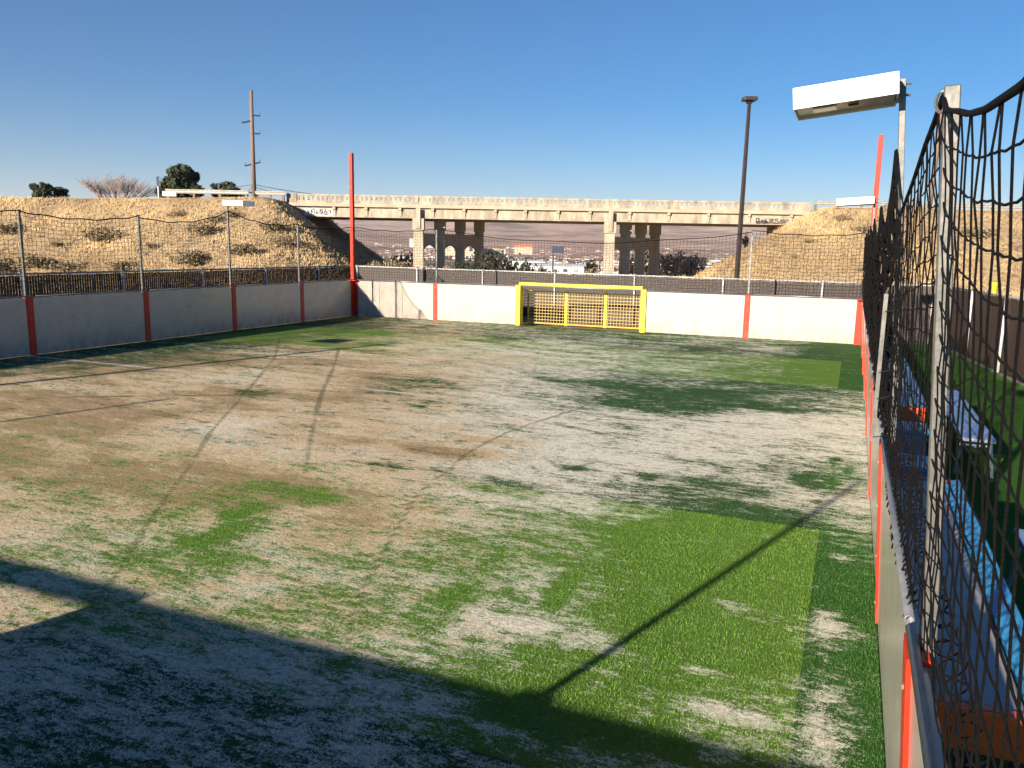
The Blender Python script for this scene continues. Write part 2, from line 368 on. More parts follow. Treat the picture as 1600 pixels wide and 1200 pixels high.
for v in (BV-.22, BV+DW-.02):
    bbox(MB(), BU0, v, ZF+.283, BU1, v+.26, ZF+.50).build('kerb', M_CONC2, root)
    bbox(MB(), BU0, v+.015, ZR-.17, BU1, v+.245, ZR).build('top_rail', M_CONC2, root)
    bal = MB(); n = 104; u = BU0+.9; st = (BU1-BU0-1.8)/n
    for k in range(n+1):
        uc = u+st*k; wd = .115 if k % 13 else .2
        bbox(bal, uc-wd, v+.05, ZF+.503, uc+wd, v+.21, ZR-.173)
        if k < n:                                  # arched head of each opening
            for j in range(4):
                a0, a1 = math.pi*j/4, math.pi*(j+1)/4; half = st/2-.115; zc = ZR-.34
                P = lambda uu, vv, z: W(uu, vv, z)-ro
                um = uc+st/2; e = [(um-half*math.cos(a), zc+.13*math.sin(a)) for a in (a0, a1)]
                vv0, vv1 = v+.06, v+.20
                bal.add([P(e[0][0], vv0, e[0][1]), P(e[1][0], vv0, e[1][1]), P(e[1][0], vv0, ZR-.172), P(e[0][0], vv0, ZR-.172),
                         P(e[0][0], vv1, e[0][1]), P(e[1][0], vv1, e[1][1]), P(e[1][0], vv1, ZR-.172), P(e[0][0], vv1, ZR-.172)],
                        [(0, 1, 2, 3), (7, 6, 5, 4), (0, 4, 5, 1)])
    tag(bal.build('baluster_row', M_CONC2, root), kind='stuff')
    if v > BV: bbox(MB(), BU0+.9, v+.085, ZF+.503, BU1-.9, v+.175, ZR-.175).build('parapet_panel', M_CONC, root)
    for uu in (BU0, BU1-.9): bbox(MB(), uu, v-.03, ZF+.283, uu+.9, v+.29, ZR+.03).build('end_block', M_CONC2, root)
    for uu in (-9.0, 8.4): bbox(MB(), uu-.14, v-.012, ZF+.505, uu+.14, v+.272, ZR+.012).build('parapet_joint', M_CONC, root)
for px in (522, 572, 625, 676, 725, 774, 821, 872, 922, 984, 1045, 1107, 1171, 1237):
    uu = UV(PX(px, 330, BV-.1))[0]; P = lambda u_, v_, z_: W(u_, v_, z_)-ro
    m = MB(); prof = [(BV-.22, ZF-.003), (BV-.22, ZF-.22), (BV-.12, ZF-.30), (BV-.06, ZF-.80), (BV-.003, ZF-.82), (BV-.003, ZF-.003)]
    n = len(prof); m.add([P(uu-.13, a, z) for a, z in prof]+[P(uu+.13, a, z) for a, z in prof],
        [tuple(range(n)), tuple(range(2*n-1, n-1, -1))]+[(i+n, (i+1) % n+n, (i+1) % n, i) for i in range(n)])
    m.build('bracket', M_CONC, root)
for uc in (-8.85, 8.75):                          # two skewed piers of four columns each
    step = Vector((5.3/3, 6.45/3))
    cs = [(uc+step.x*k, BV+.15+step.y*k) for k in range(4)]
    for k, (a, c) in enumerate(cs):
        m = MB(); zb = -3.2; P = lambda u_, v_, z_: W(u_, v_, z_)-ro
        vs_ = []
        for (z, h_) in ((zb, .52), (3.9, .43)):
            vs_ += [P(a-h_, c-h_*.9, z), P(a+h_, c-h_*.9, z), P(a+h_, c+h_*.9, z), P(a-h_, c+h_*.9, z)]
        m.add(vs_, [(0,3,2,1),(4,5,6,7),(0,1,5,4),(1,2,6,5),(2,3,7,6),(3,0,4,7)])
        col_ = m.build('column', M_CONC, root)
        bbox(MB(), a-.52, c-.5, 3.903, a+.52, c+.5, ZS-.02 if k else ZS-.003).build('capital', M_CONC, root)
        if k == 0: bbox(MB(), a-.2, c-.62, ZS-.9, a+.2, c-.503, ZF-.01).build('pilaster', M_CONC2, root)
        if k < 3:
            (a2, c2) = cs[k+1]; ux = Vector((a2-a, c2-c)).normalized(); pr = []
            L_ = Vector((a2-a, c2-c)).length-.8; m = MB(); s0 = .4
            top = 3.6; n = 8; arc = [(s0+L_/2-L_/2*math.cos(math.pi*j/n), 1.9+.62*math.sin(math.pi*j/n)) for j in range(n+1)]
            nx = Vector((-ux.y, ux.x))*.22
            for sgn in (-1, 1):
                ring = [(s0, top), (s0+L_, top)] + [(x, z) for x, z in reversed(arc)]
                pr.append([P(a+ux.x*x+nx.x*sgn, c+ux.y*x+nx.y*sgn, z) for x, z in ring])
            K = len(pr[0]); fs = []
            # strips from arch to top keep the faces convex
            vsx = pr[0]+pr[1]
            def topi(j, off): return off+(0 if j <= n//2 else 1)
            for off in (0, K):
                for j in range(n):
                    i0, i1 = off+K-1-j, off+K-2-j
                    fs.append((topi(j if j < n//2 else j+1, off), i0, i1))
                fs.append((off, off+K-1-n//2, off+1))
            for j in range(n): fs.append((K-1-j, K-2-j, 2*K-2-j, 2*K-1-j))
            fs.append((0, 1, K+1, K))
            m.add(vsx, fs); m.build('arched_cross_beam', M_CONC, root)
# abutments
for (a, c) in ((BU0-.8, BU0+1.0), (BU1-1.3, BU1+1.2)):
    bbox(MB(), a, BV+.34, 1.0, c, BV+DW-.34, ZF-.004).build('abutment', M_CONC2, root)
    bbox(MB(), a, BV-.05, 3.4 if a > 0 else 4.6, c, BV+.30, ZF-.004).build('wing_wall', M_CONC, root)
# graffiti: strokes of paint a few mm off the girder
def stroke(m, pts, wd, u0, v, z0, sc_):
    for (x0, y0), (x1, y1) in zip(pts[:-1], pts[1:]):
        a = Vector((u0+x0*sc_, z0+y0*sc_)); c = Vector((u0+x1*sc_, z0+y1*sc_)); d = (c-a)
        if d.length < 1e-6: continue
        d.normalize(); a = a-d*wd*.4; c = c+d*wd*.4; nn = Vector((-d.y, d.x))*wd/2
        q = [a-nn, c-nn, c+nn, a+nn]
        m.add([W(p_.x, v, p_.y)-ro for p_ in q], [(0, 1, 2, 3)])
def circ(cx, cy, rx, ry, a0=0, a1=360, n=9): return [(cx+rx*math.cos(math.radians(a0+(a1-a0)*i/n)), cy+ry*math.sin(math.radians(a0+(a1-a0)*i/n))) for i in range(n+1)]
m = MB(); ub = UV(PX(1182, 340, BV))[0]; zb = ZS+.08
gl = [[(0, 0), (0, 1), (.7, .9), (.5, .55), (.9, .25), (.1, 0)], circ(1.5, .5, .42, .5, 160, 380), circ(1.5, .45, .2, .2), [(2.1, 1), (2.15, .2), (2.6, 0), (2.95, .3), (2.9, 1)],
      [(3.2, 0), (3.2, .95), (3.8, .8), (3.3, .5), (3.95, .02)], circ(4.5, .72, .3, .25, 20, 270), circ(4.5, .28, .35, .27, 90, -160), [(5.1, .1), (5.4, .8), (5.7, .3), (6.0, .85), (6.3, .3)],
      circ(.5, .15, .4, .25), circ(2.2, .2, .3, .2), [(6.4, .5), (6.8, .75), (7.1, .5)], [(5.2, .0), (6.5, .25)], [(1.0, .0), (1.8, -.05), (3.0, .05), (4.9, -.02)]]
for s_ in gl: stroke(m, s_, .075, ub, BV-.006, zb+.05, .40*1.05)
m.build('graffiti', M_PAINTB, root)
m = MB(); ub = UV(PX(480, 330, BV))[0]
bw = MB(); stroke(bw, [(.0, 0), (5.8, 0)], .62, ub, BV-.004, ZS+.43, .38); bw.build('graffiti_ground', M_PAINTW, root)
rr = random.Random(3)
for k in range(9):
    x = .2+k*.64; s_ = [(x+rr.uniform(-.2, .5), rr.uniform(-.6, .8)) for j in range(6)]; stroke(m, s_, .05, ub, BV-.008, ZS+.40, .38)
for k in range(6): stroke(m, circ(.6+k*.95, rr.uniform(-.2, .4), .38, .4, rr.uniform(0, 90), 330), .05, ub, BV-.010, ZS+.40, .38)
m.build('graffiti', M_PAINTB, root)

# ------------------------------------------------------------------ guardrails on the banks
def guardrail(u0, u1, v, label, st=1.9, zoff=0.0):
    zc = lambda u_: float(height(np.array(float(u_)), np.array(v)))
    root = empty('guardrail', W((u0+u1)/2, v, zc((u0+u1)/2)), label, 'guardrail', 'guardrails along the embankment road'); o = Vector(root.location)
    n = max(2, int(abs(u1-u0)/st)); zt = max(zc(u0), zc(u1))+zoff
    for k in range(n+1):
        u_ = u0+(u1-u0)*k/n
        MB().obox(W(u_, v+.12, zt+.22)-o, Vector((CU, SU, 0))*.10, Vector((-SU, CU, 0))*.09, (0, 0, .55)).build('post', M_WOOD, root)
    prof = [(.0, .72), (-.05, .64), (0, .56), (0, .52), (-.05, .44), (0, .36)]
    m = MB(); A = [W(u0-.2, v+a, zt+z)-o for a, z in prof]; B = [W(u1+.2, v+a, zt+z)-o for a, z in prof]
    k = len(prof); m.add(A+B, [(i, i+1, i+1+k, i+k) for i in range(k-1)])
    r = m.build('rail', M_STEELR, root); so_ = r.modifiers.new('solid', 'SOLIDIFY'); so_.thickness = .012
    return root
guardrail(UV(PX(262, 305, 73.6))[0], UV(PX(384, 305, 73.6))[0], 73.6, 'pale steel guardrail on wooden posts along the bank top, left of the utility pole')
guardrail(UV(PX(402, 305, 74.3))[0], BU0-.2, 74.3, 'short guardrail between the utility pole and the left end of the bridge')
guardrail(BU1+.3, UV(PX(1420, 320, 74.3))[0], 74.3, 'guardrail on wooden posts running right from the bridge end')
guardrail(UV(PX(1425, 320, 74.9))[0], UV(PX(1680, 320, 74.9))[0], 74.9, 'guardrail seen through the near net at the right edge', st=3)
# end terminal of left guardrail
p = PX(257, 303, 73.3)
MB().obox((0, 0, 0), Vector((CU, SU, 0))*.6, Vector((-SU, CU, 0))*.06, (0, 0, .2)).build('guardrail_terminal', M_WPOST).location = p+Vector((.6, 0, 0))
tag(COL.objects['guardrail_terminal'], 'pale rounded end plate at the left end of the bank guardrail', 'guardrail end')

# ------------------------------------------------------------------ poles
def ground_at(p): u, v = UV(p); return float(height(np.array(u), np.array(v)))
base = PX(397, 306, 84); gzv = ground_at(base); topz = PX(397.5, 141, 84).z
up_ = empty('utility_pole', (base.x, base.y, gzv), 'tall brown wooden utility pole with short arms on the bank left of the bridge', 'utility pole')
Hh = topz-gzv
MB().tube([(0, 0, 0), (.04, 0, Hh*.5), (.1, 0, Hh)], .25, 9, r2=.16).build('pole', M_WOOD, up_, True)
s_ = 84/FPX
Uv = Vector((CU, SU, 0))
for zz, a, c in ((topz-gzv-36*s_, .1, 13*s_), (topz-gzv-44*s_, -14*s_, .1), (topz-gzv-62*s_, .1, 12*s_), (topz-gzv-107*s_, -12*s_, 11*s_), (topz-gzv-148*s_, -7*s_, .1)):
    t = -.12 if a < 0 else .04
    MB().tube([Uv*a+Vector((.08, -.1, zz-a*t*2)), Uv*c+Vector((.08, -.1, zz-c*t*2))], .075, 6).build('crossarm', M_BLK, up_)
    for e in ((a,) if a < -.2 else ()) + ((c,) if c > .2 else ()):
        MB().tube([Uv*e+Vector((.08, -.1, zz-e*t*2)), Uv*e+Vector((.08, -.1, zz-e*t*2+.32))], .06, 6, r2=.03).build('insulator', M_GALV, up_)
def wire(a, c, sag, r, label, n=24):
    m = MB(); pts = []
    for k in range(n+1):
        t = k/n; p_ = Vector(a).lerp(Vector(c), t); p_.z -= sag*4*t*(1-t); pts.append(p_)
    o = m.tube(pts, r, 3).build('overhead_wire', M_BLK); return tag(o, label, 'wire', 'overhead wires at the utility pole')
lp = Vector((base.x, base.y, 0))
wire(lp+Vector((0, -.2, PX(397, 289, 84).z)), PX(-60, 300, 120), 1.2, .03, 'overhead wire running left from the low arm of the utility pole')
wire(lp+Vector((0, -.2, PX(397, 288, 84).z)), PX(640, 306, 92), .6, .03, 'upper overhead wire sagging from the utility pole toward the bridge')
wire(lp+Vector((0, -.3, PX(397, 291, 84).z)), PX(600, 309, 92), .9, .03, 'lower overhead wire sagging from the utility pole toward the bridge')
wire(PX(248, 276, 92), lp+Vector((0, 0, PX(397, 291, 84).z)), 2.2, .022, 'thin wire passing the crown of the big juniper to the utility pole')
# small sign posts
for (px, y0, y1, V, lab, mm) in ((248, 276, 309, 76, 'thin post with a dark narrow sign left of the big juniper', M_WPOST), (342, 286, 302, 88, 'short grey post rising behind the low juniper by the utility pole', M_GALV)):
    pb = PX(px, y1, V); pt = PX(px, y0, V)
    r = empty('marker_post', pb, lab, 'post'); hh = pt.z-pb.z+.0
    MB().tube([(0, 0, -.5), (0, 0, hh*.55)], .07, 6).build('post', mm, r)
    MB().obox((0, 0, hh*.77), Uv*.11, Vector((-SU, CU, 0))*.03, (0, 0, hh*.24)).build('sign_plate', M_NAVY, r)
# parking lot light
base = PX(1151, 431, 40); top = PX(1176, 155, 40); gzv = ground_at(base)
lpr = empty('light_pole', (base.x, base.y, gzv), 'tall dark bronze area light pole standing behind the back fence, right of the second pier', 'light pole')
off = Vector((top.x-base.x, top.y-base.y, 0)); Hh = top.z-gzv
off *= .35
MB().tube([(0, 0, 0), off*.5+Vector((0, 0, Hh*.5)), off+Vector((0, 0, Hh-.1))], .135, 4, r2=.085).build('pole', M_DARK, lpr)
MB().obox((0, 0, .06), (.2, 0, 0), (0, .2, 0), (0, 0, .06)).build('base_plate', M_DARK, lpr)
m = MB(); m.obox(off+Vector((0, 0, Hh)), Uv*.32, Vector((-SU, CU, 0))*.3, (0, 0, .09)); bevel(m.build('lamp_head', M_DARK, lpr), .03)
MB().obox(off+Vector((0, 0, Hh-.14)), Uv*.13, Vector((-SU, CU, 0))*.13, (0, 0, .05)).build('lamp_bracket', M_BLK, lpr)
# wooden pole seen through near net
pb = PX(1451, 335, 72.8); pt = PX(1474, 160, 72.8); g0 = ground_at(pb)
wp = empty('wooden_post', (pb.x, pb.y, g0), 'tall weathered wooden pole on the right bank, seen just left of the near net pole', 'utility pole')
MB().tube([(0, 0, 0), (pt.x-pb.x, pt.y-pb.y, pt.z-g0)], .2, 8, r2=.17).build('pole', M_WOOD, wp, True)
MB().obox((pt.x-pb.x, pt.y-pb.y, pt.z-g0+.06), (.19, 0, 0), (0, .19, 0), (0, 0, .06)).build('pole_cap', M_GALV, wp)

# ------------------------------------------------------------------ vegetation
def leafy(cl, n, size, seed, flat=1.0):
    """small leaf clumps spread through a set of blobs (x,y,z,rx,ry,rz)"""
    r = np.random.default_rng(seed); m = MB(); tot = sum(c[3]*c[4]*c[5] for c in cl)**1
    for c in cl:
        k = int(n*(c[3]*c[4]*c[5])/tot)
        d = r.normal(size=(k, 3)); d /= np.linalg.norm(d, axis=1)[:, None]
        rad = .55+.5*r.random(k)**.6
        P = d*rad[:, None]*np.array(c[3:6])+np.array(c[:3])
        for p_ in P:
            a = r.normal(size=3); a /= np.linalg.norm(a); q = np.cross(a, r.normal(size=3)); q /= np.linalg.norm(q)
            s = size*r.uniform(.6, 1.4); tn = float(r.uniform(.55, 1.5))
            m.add([p_-a*s, p_+q*s*.45, p_+a*s, p_-q*s*.45], [(0, 1, 2, 3)], tint=(tn, tn, tn*.92))
    return m
def tree(px, ybot, ytop, wpx, V, label, seed, mt=M_JUN, n=3400, blobs=16, name='juniper_tree', group=None):
    pb = PX(px, ybot, V); h_ = (ybot-ytop)*V/FPX; wd = wpx*V/FPX/2; g0 = pb.z-.25
    r = random.Random(seed); root = empty(name, (pb.x, pb.y, g0), label, 'tree', group)
    cl = []
    for k in range(blobs):
        a = r.uniform(0, 6.28); q = r.uniform(.1, .8); z = r.uniform(.12, .84)
        fr = (1-abs(z-.45)*.9)
        cl.append((math.cos(a)*q*wd*fr, math.sin(a)*q*wd*fr, z*h_, wd*r.uniform(.17, .36), wd*r.uniform(.17, .36), h_*r.uniform(.10, .22)))
    cl.append((0, 0, h_*.42, wd*.55, wd*.55, h_*.26)); cl.append((wd*.12, 0, h_*.85, wd*.2, wd*.2, h_*.15)); cl.append((-wd*.75, 0, h_*.22, wd*.22, wd*.22, h_*.18)); cl.append((wd*.8, 0, h_*.2, wd*.22, wd*.22, h_*.16))
    leafy(cl, int(n*1.25), wd*.085, seed).build('crown', mt, root)
    MB().tube([(0, 0, -.3), (.05, 0, h_*.3), (0, .05, h_*.75)], .16*wd/2+.06, 6, r2=.03).build('trunk', M_BARK, root)
    m = MB()
    for k in range(6):
        a = k*1.05; m.tube([(0, 0, h_*.2), (math.cos(a)*wd*.5, math.sin(a)*wd*.5, h_*.55)], .06, 4, r2=.02)
    m.build('limbs', M_BARK, root)
    return root
tree(281, 307, 256, 88, 92, 'large dense dark green juniper on the bank top left of the utility pole', 4, n=7000, blobs=26)
tree(66, 307, 282, 40, 92, 'rounded dark juniper at the far left of the bank top', 5)
tree(95, 307, 289, 34, 94, 'low dark juniper right beside the rounded one at far left', 6, n=1500)
tree(359, 306, 283, 66, 92, 'low spreading juniper behind the guardrail next to the utility pole', 7, n=2200)
tree(258, 310, 292, 26, 88, 'small ragged juniper at the foot of the thin sign post', 8, n=900)
def bare_bush(px, ybot, ytop, wpx, V, label, seed):
    pb = PX(px, ybot, V); h_ = (ybot-ytop)*V/FPX; wd = wpx*V/FPX/2; r = random.Random(seed)
    root = empty('bare_bush', (pb.x, pb.y, pb.z-.2), label, 'bush')
    m = MB(); tw = MB()
    for k in range(85):
        x = r.uniform(-1, 1); b0 = Uv*(x*wd*.55)+Vector((-SU, CU, 0))*r.uniform(-1, 1); lean = x*wd*.5+r.uniform(-.8, .8); hh = h_*r.uniform(.55, 1)*(1-.35*x*x)
        e = b0+Uv*lean+Vector((0, r.uniform(-.6, .6), hh)); mid = b0.lerp(e, .5)+Vector((r.uniform(-.2, .2), 0, .1))
        m.tube([b0, mid, e], .04, 3, r2=.012)
        for j in range(20):
            t = r.uniform(.3, 1); s0 = b0.lerp(e, t); s1 = s0+Uv*r.uniform(-.7, .7)+Vector((0, r.uniform(-.3, .3), r.uniform(.2, .8)))
            tw.tube([s0, s1], .014, 3, r2=.008, cap=False)
    m.build('stems', M_TWIG, root); tw.build('twigs', M_TWIG, root)
bare_bush(187, 309, 274, 112, 90, 'wide leafless bush with pale brown branches on the bank top', 9)
# sagebrush prototypes and copies
protos = []
for k in range(4):
    r = random.Random(40+k); cl = [(r.uniform(-.5, .5), r.uniform(-.5, .5), r.uniform(.2, .5), r.uniform(.3, .55), r.uniform(.3, .55), r.uniform(.2, .38)) for j in range(7)]
    protos.append(leafy(cl, 620, .075, 60+k))
pm = {}
def shrub(px, py, wpx, label, kind='sage', V=None, k=0, group=None, hs=1.0, name=None):
    if V is None:                                  # march the ray to the bank
        for V in np.arange(30, 84, .25):
            p = PX(px, py, V); u, v = UV(p)
            if float(height(np.array(u), np.array(v))) > p.z: break
    p = PX(px, py, V); s = wpx*V/FPX/1.35
    mt = dict(sage=M_SAGE, tan=M_TANB, dark=M_GREENB)[kind]
    name = name or dict(sage='sagebrush', tan='dry_bush', dark='dark_bush')[kind]
    root = empty(name, (p.x, p.y, ground_at(p)-.05), label, 'shrub', group)
    root.scale = (s, s, s*hs); root.rotation_euler = (0, 0, random.uniform(0, 6))
    key = (k, kind)
    if key not in pm:
        o1 = protos[k].build('foliage', mt, root)
        o2 = MB()
        rr = random.Random(k)
        for j in range(9): o2.tube([(0, 0, -.1), (rr.uniform(-.2, .2), rr.uniform(-.2, .2), .25), (rr.uniform(-.55, .55), rr.uniform(-.55, .55), .55)], .025, 3, r2=.01)
        o2 = o2.build('stems', M_BARK, root); pm[key] = (o1.data, o2.data)
    else:
        for nm, d in zip(('foliage', 'stems'), pm[key]):
            o = bpy.data.objects.new(nm, d); COL.objects.link(o); o.parent = root
    return root
for i, (x, y, wd, lab) in enumerate([(158, 378, 46, 'dark round sagebrush on the upper bank between the first two left net poles'), (318, 368, 44, 'wide grey sagebrush high on the bank left of the floodlight pole'),
        (338, 352, 30, 'small sagebrush just above the wide grey one near the floodlight pole'), (365, 340, 26, 'brown sagebrush behind the white floodlight box on the left'), (280, 340, 26, 'small brown clump near the crest of the bank, right of the second net pole'),
        (425, 362, 40, 'dark brown brush on the bank right of the floodlight pole'), (384, 398, 40, 'dark shrub low on the bank right of the floodlight pole'), (108, 424, 40, 'dark low shrub against the left fence between net poles'),
        (58, 420, 44, 'grey brown shrub above the left fence right of the first net pole'), (12, 365, 40, 'shrub cut by the left edge of the photo on the upper bank'), (293, 412, 44, 'blackish shrub above the left fence left of the floodlight pole'),
        (190, 424, 34, 'low brown shrub right behind the second left net pole'), (446, 385, 34, 'brown shrub at the corner of the left bank'), (240, 388, 22, 'little tuft shrub right of the second net pole'),
        (92, 387, 20, 'little green tinted tuft in the middle of the left bank'), (0, 424, 40, 'shrub behind the fence at the left edge of the photo'), (1313, 346, 20, 'small round shrub high on the right bank'), (1346, 362, 28, 'brown shrub on the right bank behind the corner post'),
        (1266, 380, 16, 'small shrub in the middle of the right bank'), (1240, 405, 12, 'tiny shrub low on the right bank'), (1344, 423, 12, 'dark tuft low on the right bank next to the tall red post'), (1155, 378, 22, 'dark scrub at the edge of the right bank behind the light pole'), (1530, 372, 46, 'grey green brush on the right bank seen through the near net')]):
    shrub(x, y, wd, lab, 'sage', k=i % 4, hs=random.uniform(.7, 1.0))
for i, (x, y, wd, V, lab) in enumerate([(583, 420, 30, 66, 'tall tan bush at the foot of the shaded bank by the red corner mast'), (612, 424, 36, 64, 'tan bush midway between the red corner mast and first pier'), (634, 425, 36, 66, 'tan bush just left of the first bridge pier'),
        (668, 424, 22, 70, 'tan bush between the front two columns of the first pier'), (701, 422, 18, 76, 'pale bush between the middle columns of the first pier'), (568, 424, 26, 62, 'straw coloured clump by the corner of the back fence'),
        (1043, 424, 44, 90, 'straw coloured scrub right of the second pier'), (1075, 420, 44, 96, 'tan scrub at the toe of the right bank'), (1000, 426, 40, 92, 'scrub between the rear columns of the second pier'), (925, 428, 26, 88, 'low tan scrub left of the second pier')]):
    shrub(x, y, wd, lab, 'tan', V=V, k=i % 4, hs=1.75)
for i, (x, y, wd, V, lab) in enumerate([(757, 420, 50, 60, 'large dark green bush right of the first pier'), (784, 424, 60, 58, 'dark bush in front of the white warehouse, beside the largest one'), (820, 425, 40, 60, 'low dark bush below the left end of the white warehouse'),
        (848, 425, 34, 60, 'small dark bush in front of the long white warehouse'), (873, 427, 26, 60, 'lowest dark bush below the billboard'), (632, 406, 34, 84, 'dark bush in the shade at the toe of the left bank'), (728, 420, 30, 74, 'dark bush at the rear columns of the first pier'), (1178, 352, 26, 84, 'dark bush under the right end of the bridge')]):
    shrub(x, y, wd, lab, 'dark', V=V, k=i % 4, hs=1.8)
tree(1164, 384, 358, 20, 86, 'small dark tree beyond the right bank beside the light pole', 31, n=700, blobs=5, name='small_tree', mt=M_GREENB)
# dry grass, one mass
def grass(count, u0, u1, v0, v1, seed, wd=.05):
    r = np.random.default_rng(seed); m = MB(); n = count
    u = r.uniform(u0, u1, n); v = r.uniform(v0, v1, n); z = height(u, v)
    dens = fbm(u, v, 3.0, 71); keep = (r.random(n) < np.clip((dens-.36)*6, .07, 1))
    vtx = []; fac = []; tin = []; c = 0
    tone = .45+1.15*fbm(u, v, 5, 81)+r.uniform(-.22, .22, n)
    hs = r.uniform(.12, .36, n)*(.4+dens)*np.where(z > 6.0, .45, 1)
    for i in np.nonzero(keep)[0]:
        p = W(u[i], v[i], z[i]-.03)
        for j in range(4):
            a = r.uniform(0, 6.28); l = r.uniform(.3, 1.0)*hs[i]; ww = wd*r.uniform(.35, 1.0)
            dx, dy = math.cos(a)*l*.45, math.sin(a)*l*.45; ox, oy = r.uniform(-.14, .14, 2)
            vtx += [(p.x+ox-CU*ww, p.y+oy-SU*ww, p.z), (p.x+ox+CU*ww, p.y+oy+SU*ww, p.z), (p.x+ox+dx, p.y+oy+dy, p.z+l*1.25)]
            fac.append((c, c+1, c+2)); c += 3; tin += [(tone[i],)*3]*3
    m.v, m.f, m.t = vtx, fac, tin
    return m
tag(grass(26000, -62, -4, 58, 74.5, 1).build('dry_grass', M_STRAW), 'golden dry grass covering the left embankment and its foot', 'grass', kind='stuff')
tag(grass(20000, 14, 66, 56, 74.5, 2).build('dry_grass', M_STRAW), 'golden dry grass covering the right embankment', 'grass', kind='stuff')
tag(grass(7000, -40, 40, 34, 60, 3, .035).build('dry_grass', M_STRAW), 'short dry grass on the flat ground behind the back fence', 'grass', kind='stuff')
tag(grass(5000, -30, 36, 74, 100, 4).build('dry_grass', M_STRAW), 'dry grass under and beyond the bridge', 'grass', kind='stuff')
m = MB(); r = np.random.default_rng(5)
for k in range(900):
    if k < 650: u, v = r.normal(-27, 4.5), r.uniform(60, 70)
    else: u, v = r.uniform(-60, 60), r.uniform(40, 71)
    z = float(height(np.array(u), np.array(v))); s = r.uniform(.06, .24)
    s *= .8
    P = [W(u, v, z)+Vector(d)*s*r.uniform(.6, 1.3) for d in ((1, 0, 0), (0, 1, 0), (-1, 0, 0), (0, -1, 0), (0, 0, .9), (0, 0, -.5))]
    m.add(P, [(0, 1, 4), (1, 2, 4), (2, 3, 4), (3, 0, 4), (1, 0, 5), (2, 1, 5), (3, 2, 5), (0, 3, 5)])
tag(m.build('rubble', M_ROCK), 'loose pale rocks scattered on the banks', 'rocks', kind='stuff')

# ------------------------------------------------------------------ privacy fences
def fence(A, B, top, label, posts=None, st=2.95, first=0.0, slats=True, cord_r=.0024, pale=True):
    A = Vector((*A, 0)); B = Vector((*B, 0)); L = (B-A).length; d = (B-A).normalized(); n = Vector((-d.y, d.x, 0))
    root = empty('privacy_fence', (A+B)/2, label, 'fence'); o = (A+B)/2
    at = lambda t, s, z: A+d*t+n*s+Vector((0, 0, z))-o
    if slats:
        m = MB(); t = .03; rr = random.Random(int(L*10))
        while t < L-.03:
            wv = .0355; ln = rr.uniform(-.012, .012); tilt = rr.uniform(-.006, .006)
            m.obox(at(t, 0, top/2), d*wv+n*.006, n*.004, (0, 0, top/2-.03+ln)); t += .0735
        tag(m.build('slat_panel', M_SLAT, root), kind='stuff')
    m = MB(); t = -top
    while t < L:
        for sg in (1, -1):
            t0, t1 = (t, t+top); z0, z1 = (0, top) if sg > 0 else (top, 0)
            if t0 < 0: z0 = z0+(z1-z0)*(-t0)/(t1-t0); t0 = 0
            if t1 > L: z1 = z0+(z1-z0)*(L-t0)/(t1-t0); t1 = L
            if t1 > t0: m.tube([at(t0, .012*1, z0), at(t1, .012, z1)], cord_r, 3, cap=False)
        t += .085
    tag(m.build('chain_link_mesh', M_WIRE, root), kind='stuff')
    m = MB(); m.tube([at(0, .022, top+.01), at(L, .022, top+.01)], .024, 8); m.build('top_rail', M_WPOST if pale else M_PIPE, root, True)
    k = 0; t = first
    while t <= L+.01:
        q = MB(); q.tube([at(t, .055, 0), at(t, .055, top+.02)], .030, 8); po = q.build('post', M_WPOST, root, True)
        q = MB(); q.obox(at(t, .02, top+.03), d*.045, n*.05, (0, 0, .03)); q.build('post_clamp', M_GALV, root)
        t += st; k += 1
    return root
BF0, BF1 = (-18.6, 27.45), (2.45, 25.2)
fence(BF1, BF0, 1.6, 'brown slatted chain link fence behind the goal and back wall', st=2.93, first=.36)
fence(BF0, (-18.55, -6), 1.6, 'brown slatted chain link fence running behind the left wall', st=2.95, first=2.3, pale=False)
fence((4.3, 10), (2.37, 25.12), 1.6, 'brown slatted chain link fence at the right, seen through the near net', st=2.6, first=1.98, pale=True)
# yellow gas marker
p = PX(1552, 466, 32)
r = empty('yellow_marker', (p.x, p.y, -.06), 'small yellow marker post behind the right fence', 'marker'); zt_ = PX(1552, 441, 32).z+.06; MB().tube([(0, 0, 0), (0, 0, zt_-.12)], .085, 8).build('post', M_YPLAS, r)
MB().tube([(0, 0, zt_-.12), (0, 0, zt_)], .105, 8).build('cap', M_YPLAS, r)

